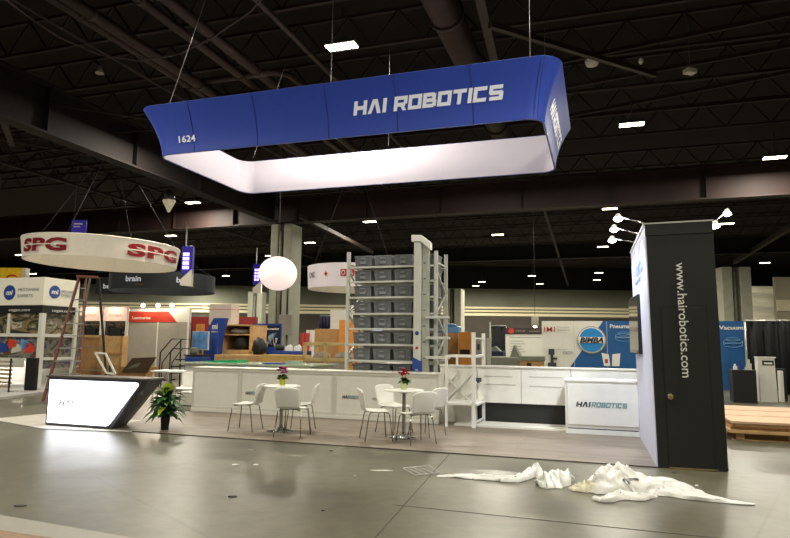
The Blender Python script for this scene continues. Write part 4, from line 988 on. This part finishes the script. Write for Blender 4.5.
# ------------------------------------------------------------------ HANGING SIGNS
# white ring
def ringband(parent,name,Rb,Rt,z0,z1,m,a0=0,a1=2*math.pi,n=72):
    b=MB(); b.grid(lambda i,j:((Rb+(Rt-Rb)*j)*math.cos(a0+(a1-a0)*i),(Rb+(Rt-Rb)*j)*math.sin(a0+(a1-a0)*i),z0+(z1-z0)*j),n,3,close=(a1-a0)>6.28)
    return part(name,b,m,parent)
pc=at_y(103,258.5,24.0); RR=2.79
t=thing('ring_sign','white hanging ring sign with dark red block letters','sign',(pc.x,24.0,pc.z-.25),0)
t.rotation_euler=(0,.022,0)
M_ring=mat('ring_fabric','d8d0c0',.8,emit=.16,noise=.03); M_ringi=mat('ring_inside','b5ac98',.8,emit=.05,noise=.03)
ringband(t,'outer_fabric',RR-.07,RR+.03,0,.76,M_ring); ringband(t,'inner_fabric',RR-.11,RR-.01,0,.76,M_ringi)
part('rim_tube',MB().tube([((RR+.02)*math.cos(k*.1309),(RR+.02)*math.sin(k*.1309),.76) for k in range(49)],.03,5),M_ring,t)
def ringmap(R0,ang0,z0):
    def f(x,y,z):
        a=ang0+x/R0; return Vector(((R0+.04)*math.cos(a),(R0+.04)*math.sin(a),z0+y))
    return f
base=math.atan2(-24,-pc.x)   # direction to the camera
def angx(px,R0,c,Y0):   # angle on ring whose near side shows at pixel px
    best=None
    for k in range(240,960):
        a=math.radians(k/2); X=c.x+R0*math.cos(a); Y=Y0+R0*math.sin(a)
        if math.cos(a)*X+math.sin(a)*Y>0: continue
        x_=395+F*X/(Y*cp+3*sp)
        if best is None or abs(x_-px)<best[0]: best=(abs(x_-px),a)
    return best[1]
for p0,p1 in ((24,66),(126,175)):
    a0,a1=angx(p0,RR,pc,24.0),angx(p1,RR,pc,24.0)
    text('SPG',.60,M_red,t,wid=(a1-a0)*RR,bold=.03,sp=1.08,mapf=ringmap(RR,a0,.16),name='lettering')
    ringband(t,'stencil_gap',RR+.065,RR+.065,.35,.385,M_ring,a0-.02,a1+.02,16)
part('suspension_cable',MB().tube([(RR,0,.76),(.0,0,5)],.01,4).tube([(-RR,0,.76),(0,0,5)],.01,4).tube([(0,-RR,.76),(0,0,5)],.01,4).tube([(0,RR,.76),(0,0,5)],.01,4),M_dark,t)
# dark ring sign
pc2=at_y(150,278,34); 
t=thing('ring_sign','charcoal hanging ring sign with small white lettering below the white ring','sign',(pc2.x,36.,pc2.z-.62),0)
M_char=mat('charcoal_fabric','2b2f33',.8,emit=.02)
ringband(t,'outer_fabric',2.9,2.9,0,.95,M_char); ringband(t,'inner_fabric',2.86,2.86,0,.95,M_char)
for px in (126,176):
    a0=angx(px,2.9,pc2,36.); text('brain',.42,M_silver,t,wid=.9,bold=.01,mapf=ringmap(2.9,a0,.36),name='lettering'); text('corp',.2,M_card,t,wid=.4,mapf=ringmap(2.9,a0+.22,.14),name='lettering')
part('suspension_cable',MB().tube([(2.8,0,.95),(0,0,2.6)],.012,4).tube([(-2.8,0,.95),(0,0,2.6)],.012,4),M_dark,t)
a=at_y(96,281,40); b_=at_y(135,281,40); z0=at_y(115,294,40).z; z1=at_y(115,277,40).z
t=thing('hanging_banner','dark hanging banner with small white lettering behind the ladder top','banner',(a.x,40,z0),0)
part('fabric',MB().box(0,b_.x-a.x,0,.04,0,z1-z0),M_char,t); text('brain',.42,M_silver,t,loc=(.5,-.02,.36),bold=.01,wid=1.0); text('corp',.2,M_card,t,loc=(1.1,-.02,.12),wid=.4)
part('cord',MB().tube([(.1,0,z1-z0),(.1,0,4)],.012,4).tube([(2.1,0,z1-z0),(2.1,0,4)],.012,4),M_dark,t)
# purple LED signs
def purple(lab,px,Y):
    x0,y0,x1,y1=px; a=at_y(x0,y1,Y); b_=at_y(x1,y0,Y); w=b_.x-a.x; h=b_.z-a.z
    t=thing('led_sign',lab,'sign',(a.x,Y,a.z),0)
    part('body',MB().box(0,w,0,.3,h*.3,h),M_purple,t,bevel=.02); part('white_base',MB().prism([(0,h*.02),(w,0),(w,h*.42),(0,h*.16)],-.02,.3),M_ring,t)
    b=MB()
    for k in (.28,.58):
        for j in range(4): b.box(w*k-.07,w*k+.07,-.04,0,h*(.42+j*.11),h*(.50+j*.11))
    part('led_cell',b,mat('led_violet','c8c0ff',.4,emit=2.5,ecol='a898ff'),t); part('hanger',MB().tube([(w*.3,.1,h),(w*.3,.1,h+1.2)],.04,6),M_white2,t)
    return t
purple('purple hanging sign with glowing violet cells right of the white ring sign',(180,246,193,286),30)
purple('smaller purple hanging sign left of the balloon sign',(252.5,264,262,293),45)
a=at_y(71,233,28); b_=at_y(87,218,28)
t=thing('purple_banner','small purple banner sticking up behind the white ring sign','banner',(a.x,28,a.z-.1),0); part('fabric',MB().box(0,b_.x-a.x,0,.04,0,b_.z-a.z),M_purple,t); text('text',.01,M_white2,t,loc=(.1,-.01,.3),wid=.01) if False else part('mark',MB().box(.1,.5,-.01,0,.5,.56).box(.1,.4,-.01,0,.38,.42),M_white2,t)
part('cord',MB().tube([(.1,.0,b_.z-a.z),(.1,0,3.5)],.012,4),M_dark,t)
# balloon
p=at_y(278,273.5,24); r=19/F*24
t=thing('balloon_sign','round glowing white balloon sign hanging before the concrete column','balloon',p,0)
part('envelope',MB().lathe([(max(.02,r*math.cos(a)),r*.9*math.sin(a)) for a in [math.radians(-88+8*k) for k in range(23)]],40),mat('balloon_skin','ecd8d0',.6,emit=.75,noise=.02,ecol='f6e0da'),t)
part('cord',MB().tube([(0,0,r*.88),(0,0,5)],.012,5),M_dark,t)
text('events',.09,mat('faint_pink','b59ab0',.6),t,loc=(-.45,-r*.99,.12),wid=.5)
# curved white banner left of rack
t=thing('curved_banner','white rounded hanging sign with dark lettering left of the tote rack','sign',(at_y(350.5,277,26).x-.05,27.9,at_y(330,286,26).z),0)
RRb=1.98
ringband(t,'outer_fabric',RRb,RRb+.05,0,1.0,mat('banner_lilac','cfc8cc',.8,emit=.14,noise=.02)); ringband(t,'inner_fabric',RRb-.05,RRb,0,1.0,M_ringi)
cc2=Vector((at_y(350.5,277,26).x-.05,0,0))
a0=angx(311,RRb,cc2,27.9); text('SONIC',.34,M_logo,t,wid=.5,bold=.006,mapf=ringmap(RRb+.03,a0,.42))
a0=angx(325,RRb,cc2,27.9); text('\u2726',.34,M_redp,t,wid=.2,mapf=ringmap(RRb+.03,a0,.42))
a0=angx(341,RRb,cc2,27.9)
part('red_tile',MB().grid(lambda i,j:((RRb+.06)*math.cos(a0+i*.13),(RRb+.06)*math.sin(a0+i*.13),.42+.3*j),4,1),M_red,t); part('red_tile',MB().grid(lambda i,j:((RRb+.06)*math.cos(a0+.16+i*.13),(RRb+.06)*math.sin(a0+.16+i*.13),.42+.3*j),4,1),M_red,t)
text('O',.28,M_white2,t,wid=.18,bold=.008,mapf=ringmap(RRb+.07,a0+.02,.47)); text('A',.28,M_white2,t,wid=.18,bold=.008,mapf=ringmap(RRb+.07,a0+.18,.47))
part('suspension_cable',MB().tube([(1.8,0,1),(0,0,6.2)],.012,4).tube([(-1.8,0,1),(0,0,6.2)],.012,4),M_dark,t)
# ------------------------------------------------------------------ LEFT BOOTH (mezzanine)
MV=uv(at_y(43,300,18.6))[1]; mu=at_v(43,300,MV)[0]
t=bthing('corner_booth','left corner booth with white header sign, blue round logos and photo panels','exhibit booth',mu,MV)
zt=at_v(43,277,MV)[2]; zb=at_v(43,305,MV)[2]; WL=4.2; WD=1.35
part('header_sign',MB().box(-WL,0,0,WD,zb,zt),mat('header_cream','d8d4c2',.7,emit=.10,noise=.03),t,bevel=.01)
zb2=at_v(43,313,MV)[2]
part('name_strip',MB().box(-WL,-.01,.01,WD-.01,zb2,zb),M_blk,t)
def mz(y): return at_v(42,y,MV)[2]
def mx(x): return at_v(x,320,MV)[0]-mu
def sy(x):   # depth along the side face for pixel x
    return at_u(x,320,mu)[1]-MV
for (xx,yy,nm) in ((8,292,0),):
    q=mx(7.5); zc=mz(292)
    dsc=MB(); dsc.lathe([(.23,0),(.23,.012)],28); dsc.b.transform(Matrix.Rotation(math.pi/2,4,'X')); part('logo_disc',dsc,M_navy,t,loc=(q,-.005,zc))
    text('mi',.22,M_white2,t,loc=(q-.13,-.02,zc-.07),shear=.2,bold=.006,wid=.27)
    text('MEZZANINE',.13,M_logog,t,loc=(mx(16),-.01,zc+.04),wid=mx(37)-mx(16)); text('EXPERTS',.13,M_logog,t,loc=(mx(16),-.01,zc-.15),wid=mx(31)-mx(16))
dsc=MB(); dsc.lathe([(.2,0),(.2,.012)],28); dsc.b.transform(Matrix.Rotation(math.pi/2,4,'Y')); yc=sy(52.5); part('logo_disc',dsc,M_navy,t,loc=(.0,yc,mz(291)))
def smap(y0,z0,x=.012):
    return lambda a,b_,c: Vector((x+c,y0+a,z0+b_))
text('mi',.2,M_white2,t,wid=.24,bold=.006,mapf=smap(yc-.12,mz(293),.016)); text('MEZZANINE',.12,M_logog,t,wid=.58,mapf=smap(sy(59),mz(291))); text('EXPERTS',.12,M_logog,t,wid=.42,mapf=smap(sy(59),mz(295)))
text('cogan.com',.12,M_white2,t,loc=(mx(8),.0,mz(311)),wid=mx(29)-mx(8)); text('cogan.com',.12,M_white2,t,wid=.75,mapf=smap(sy(51),mz(311)))
zbeam=mz(335); zsh=mz(358.5)
for x0,x1,za,zb_,m in ((-WL,-.1,zbeam,zb2,M_photo),(-WL,-.1,zsh,zbeam-.05,M_photo2)): part('photo_panel',MB().box(x0,x1,.06,.08,za,zb_),m,t)
for za,zb_,m in ((zbeam,zb2,M_photo),(zsh,zbeam-.05,M_photo2),(.6,zsh-.06,M_photo2)): part('photo_panel',MB().box(-.08,-.06,.1,WD+.3,za,zb_),m,t)
part('beam',MB().box(-WL,0,0,.08,zbeam-.06,zbeam+.04).box(-.06,.02,0,WD,zbeam-.06,zbeam+.04).box(-WL,0,0,.08,zsh-.06,zsh).box(-.06,.02,0,WD,zsh-.06,zsh+.02),M_white,t)
part('post',MB().box(-.08,.05,-.02,.12,0,zb2),M_white,t); part('post',MB().box(-.08,.03,WD-.1,WD,0,zb),M_white,t); part('post',MB().box(mx(8)-.05,mx(8)+.05,.02,.1,zbeam,zb2),M_white,t)
part('counter_shelf',MB().box(-WL,mx(26),-.35,.05,mz(367)-.02,zsh),M_white,t)
dsc=MB(); dsc.lathe([(.09,0),(.09,.012)],20); dsc.b.transform(Matrix.Rotation(math.pi/2,4,'X')); part('logo_disc',dsc,M_navy,t,loc=(mx(12),-.355,mz(363)))
rnd=random.Random(5); b=MB()
for i in range(10): x=-WL+.5+rnd.random()*3; pass
b.b.free()
for i,(x,m,lab) in enumerate(((4,M_navy,0),(12,M_redp,0),(17,M_trim,0),(24,M_skyb,0),(30,M_redp,0))):
    q=mx(x); z=zsh+.25+.12*(i%2); part('picture_patch',MB().prism([(q-.2,z-.12),(q+.2,z-.05),(q+.22,z+.1),(q-.1,z+.22)],.05,.06),m,t)
# platform of this booth
e0=uv(at_z(0,402)); e1=uv(at_z(50,393))
b=MB(); p1,p2=at_z(-80,411),at_z(50,393); p3=at_z(110,386); p4=at_z(-120,386)
for dz in (.06,):
    ps=[Vector((p.x,p.y,dz)) for p in (p1,p2,p3,p4)]; pb=[Vector((p.x,p.y,0)) for p in (p1,p2,p3,p4)]
    b.face(ps)
    for i in range(4): b.face((pb[i],pb[(i+1)%4],ps[(i+1)%4],ps[i]))
tag(part('booth_platform',b,mat('platform_grey','aaa8a4',.6)),'low grey raised platform under the left corner booth','platform')
# slatted shelf lower-left
q=at_z(-20,388); a=at_v(0,380,MV-1.2)
t=bthing('slatted_rack','low rack of brown horizontal slats at the left edge','rack',a[0]-1.6,MV-1.6,.06)
wd=at_v(24,375,MV-1.2)[0]-a[0]+1.6; b=MB()
for k in range(7): b.box(0,wd,0,.04,.12+k*.11,.17+k*.11)
part('slat',b,mat('slat_brown','a28f78',.6),t); part('frame_post',MB().box(0,.05,-.02,0,0,.95).box(wd*.8,wd*.8+.04,-.02,0,0,.9).box(wd-.05,wd,-.02,0,0,.9),M_blk,t)
t,w,zh=bgbox('black_cabinet','small black cabinet between the slatted rack and white post','cabinet',(25,360,35.5,385),MV-.9,.1,M_blk)
t.location.z=.06
a,b_,zl,zh=R(38,380,50,393,MV-1.0); t=bthing('low_box','low pale box at the foot of the white booth post','box',a,MV-.5,.06); part('body',MB().box(0,b_-a+.3,0,.5,0,.22),M_trim,t,bevel=.01); part('dark_top',MB().box(0,b_-a+.1,0,.45,.22,.3),M_blk,t)
# yellow sign above
a=at_y(-20,279,26); b_=at_y(26,268,26); t=thing('yellow_sign','yellow hanging sign peeking over the white header at far left','sign',(a.x,26,a.z-.6),0)
part('sign_face',MB().box(0,b_.x-a.x-.15,0,.3,0,b_.z-a.z+.6),M_yellow,t); part('side_edge',MB().box(b_.x-a.x-.15,b_.x-a.x,0,.3,0,b_.z-a.z+.6),M_white,t)
b=MB(); b.tube([(1.35+.28*math.cos(k*.314),-.01,.5+.28*math.sin(k*.314)) for k in range(11)],.04,6); part('red_arc',b,M_redp,t)
part('cord',MB().tube([(.5,0,1.1),(.5,0,5)],.012,4),M_dark,t)
# ------------------------------------------------------------------ STEPLADDER
LY=15.6
def L(x,y,Y): return at_y(x,y,Y)
o=Vector((at_y(80,345,LY).x,LY,0))
t=thing('step_ladder','tall red-orange A-frame stepladder standing behind the glowing desk','ladder',o,0)
def lz(p): return p-o
f1=at_z(43,401); top=at_y(82,276,16.3)
tl=Vector((at_y(79.5,276,16.4).x,16.4,top.z)); tr=Vector((at_y(95,277,16.6).x,16.6,top.z))
fl=f1; frr=Vector((at_y(83,300,15.6).x-.05,15.4,0)); frr=Vector((f1.x+ .95,f1.y-.25,0))
x2=at_y(80,385,15.6).x; frr=Vector((x2,15.6,0))
part('side_rail',MB().bar(lz(fl),lz(tl),.09,.035,up=(1,0,0)),M_ladder,t); part('side_rail',MB().bar(lz(frr),lz(tr-Vector((.25,0,0))),.09,.035,up=(1,0,0)),M_ladder,t)
bl=Vector((at_y(70,385,18.2).x,18.2,0)); br=Vector((at_y(108,385,17.8).x,17.8,0))
part('rear_rail',MB().bar(lz(bl),lz(tl+Vector((.22,.15,0))),.05,.03),M_alu,t); part('rear_rail',MB().bar(lz(br),lz(tr+Vector((.05,.1,0))),.06,.03),M_dark,t)
tr2=tr-Vector((.25,0,0))
for k in range(1,10):
    f=k/10; a=fl.lerp(tl,f); c=frr.lerp(tr2,f); part('tread',MB().bar(lz(a),lz(c),.09,.03),M_alu,t)
for k in (2,4,6,8):
    f=k/10; a=bl.lerp(tl+Vector((.22,.15,0)),f); c=br.lerp(tr+Vector((.05,.1,0)),f); part('rear_rung',MB().bar(lz(a),lz(c),.03,.02),M_alu,t)
part('top_cap',MB().bar(lz(tl-Vector((.08,0,0))),lz(tr+Vector((.08,0,0))),.2,.06),M_ladder,t)
# ------------------------------------------------------------------ CRATES AND PANELS BEHIND LADDER
t,w,zh=bgbox('plywood_crate','big brown plywood crate behind the ladder, left','crate',(75,335,101,376),11.5,.3,M_card)
part('batten',MB().box(0,.1,-.03,0,0,zh).box(w-.1,w,-.03,0,0,zh).box(0,w,-.03,0,zh-.1,zh),M_wood,t)
t,w,zh=bgbox('plywood_crate','tan plywood crate behind the ladder, right','crate',(101.5,336,122,376),11.3,.3,M_wood)
part('batten',MB().box(0,.1,-.03,0,0,zh).box(w-.1,w,-.03,0,0,zh).box(0,w,-.03,0,zh*.55,zh*.6),M_card,t)
a,b_,zl,zh=R(120,358,146,376,9.5)
t=bthing('folded_carton','opened brown carton with its dark flap leaning out behind the desk','carton',a,9.5)
part('box_body',MB().box(0,b_-a,0,.6,0,zh-.3),M_card,t,bevel=.01); part('flap',MB().prism([(.1,zh-.5),(1.2,zh-.5),(1.55,zh+.05),(.55,zh)],-.05,-.02),mat('brown_flap','4e3c2a',.8),t); part('flap_mark',MB().prism([(.35,zh-.38),(.8,zh-.3),(.95,zh-.15),(.65,zh-.22)],-.056,-.05),M_greygreen,t)
p=at_y(105,362,15); t=thing('picture_frame','small white tilted frame propped on the crates behind the ladder','frame',(p.x,15.,p.z-.28),0)
b=MB(); c4=[Vector((-.25,0,.5)),Vector((.0,0,.48)),Vector((.27,0,.0)),Vector((.05,0,.02))]
for i in range(4): b.bar(c4[i],c4[(i+1)%4],.04,.03,up=(0,1,0))
part('moulding',b,M_white2,t); part('stand_leg',MB().bar((.1,.05,.2),(.12,.3,-1.),.04),M_dark,t)
for (x0,x1,lab) in ((79.5,101.5,'left pink-lit header panel with illegible small lettering behind the ladder'),(103.5,127,'right pink-lit header panel with small lettering behind the ladder')):
    v=14.5; a,b_,zl,zh=R(x0,307,x1,321,v); t=bthing('header_booth',lab,'booth panel',a,v)
    w=b_-a; part('header',MB().box(0,w,0,.1,zl,zh),M_pinkw,t); part('frame_leg',MB().box(0,.06,0,.1,0,zl).box(w-.06,w,0,.1,0,zl),M_white,t)
    part('back_panel',MB().box(.06,w-.06,.3,.34,0,zl-.06),M_photo,t); text('office' if x0<90 else 'metal',.2,mat('faded_ink','c4a898',.6),t,loc=(w*.25,-.01,zl+.22),wid=w*.5)
    part('display_item',MB().box(w*.25,w*.7,.1,.2,1.6,2.0).box(w*.15,w*.22,.1,.2,1.3,2.1),M_blk,t)
    l=light('AREA',W(a+w/2,v-.35,zh+.1),8,.5,(1,.75,.6),rot=(math.radians(20),0,-TH),sy=.1)
v=13.5; a,b_,zl,zh=R(127,308.5,189,360,v); w=b_-a
t=bthing('grey_booth','grey booth walls under a red and white header with warm spotlights','exhibit booth',a,v)
z1=at_v(155,322,v)[2]; z2=at_v(155,311.5,v)[2]
part('wall_panel',MB().box(0,w*.5-.03,0,.08,0,z1),M_grey,t); part('wall_panel',MB().box(w*.5+.03,w,0,.08,0,z1),M_grey,t); part('white_post',MB().box(w*.5-.03,w*.5+.03,-.02,.08,0,z1).box(-.03,.05,-.04,.1,0,zh).box(w-.08,w,-.04,.1,0,zh),M_white,t)
part('header',MB().box(.05,w-.08,.0,.1,z1,zh),M_white,t); part('red_header',MB().prism([(.06,z1),(w*.80,z1),(w*.66,z2),(.06,z2)],-.02,0),M_redp,t,label='red angled header band')
text('Luminaries',.17,M_pinkw,t,loc=(.25,-.03,z1+.12),bold=.004,wid=w*.30)
for i,x in enumerate((143,158,172)):
    q=at_v(x,307,v-.3); s=thing('header_spotlight',('left','middle','right')[i]+' small warm spotlight above the red header','spotlight',W(q[0],v-.3,zh+.12),-TH)
    part('bulb',MB().lathe([(.03,-.08),(.08,-.04),(.08,.03),(.03,.07)],12),M_lamp,s); part('arm',MB().tube([(0,.05,0),(0,.35,-.1)],.015,5),M_alu,s)
    light('POINT',W(q[0],v-.35,zh+.05),18,.08,(1,.8,.6))
# handrail steps
a=at_v(160,360,8.3)[0]; b_=at_v(182,360,8.3)[0]; zt=at_v(172,339,8.3)[2]; w=b_-a
t=bthing('handrail_steps','black metal steps with handrails in front of the grey booth','steps',a,8.3)
b=MB()
for y in (0,.5): b.tube([(0,y,.0),(0,y,zt*.72),(w*.5,y,zt),(w*.9,y,zt),(w*.95,y,0)],.022,8).tube([(w*.1,y,0),(w*.1,y,zt*.5),(w*.55,y,zt*.8),(w*.9,y,zt*.8)],.018,8)
part('handrail',b,M_blk,t)
b=MB()
for k in range(4): b.box(w*(.1+.2*k),w*(.3+.2*k),0,.5,.2+.22*k,.24+.22*k)
part('step',b,M_blk,t)
# white table by plant
a,b_,zl,zh=R(150,371,192,376,5.2); t=bthing('white_table','white-topped table behind the desk and leafy plant','table',a,5.2)
part('table_top',MB().box(0,b_-a,0,.7,zh-.04,zh),M_white2,t,bevel=.005)
for x in (.05,b_-a-.08):
    for y in (.05,.62): part('leg',MB().box(x,x+.04,y,y+.04,0,zh-.04),M_white2,t)
a,b_,zl,zh=R(172,398,192,412,3.5); t=bthing('low_box','low white box on the vinyl left of the counters','box',a,3.75,.012); part('body',MB().box(0,b_-a-.05,0,.4,0,.28),M_white,t,bevel=.01); part('lid',MB().box(-.01,b_-a-.04,-.01,.41,.28,.3),M_white2,t)
# ------------------------------------------------------------------ WORLD, CAMERA
w=bpy.data.worlds.new('World'); bpy.context.scene.world=w; w.use_nodes=True; w.node_tree.nodes['Background'].inputs[0].default_value=(.9,.85,.8,1); w.node_tree.nodes['Background'].inputs[1].default_value=.02
cam=bpy.data.cameras.new('camera'); co=bpy.data.objects.new('camera',cam); C.objects.link(co)
cam.sensor_width=36; cam.lens=36*F/790; cam.clip_end=300; cam.clip_start=.05
Rv=Vector((1,0,0)); Uv=Vector((0,-sp,cp)); Fw=Vector((0,cp,sp))
r=Rv*cr+Uv*sr; u=-Rv*sr+Uv*cr
M=Matrix((r,u,-Fw)).transposed().to_4x4(); M.translation=Vector((0,0,H)); co.matrix_world=M
bpy.context.scene.camera=co
sc=bpy.context.scene; sc.view_settings.view_transform='Standard'; sc.view_settings.look='None'; sc.view_settings.exposure=.14
sc.cycles.max_bounces=6; sc.cycles.diffuse_bounces=4; sc.cycles.sample_clamp_indirect=6
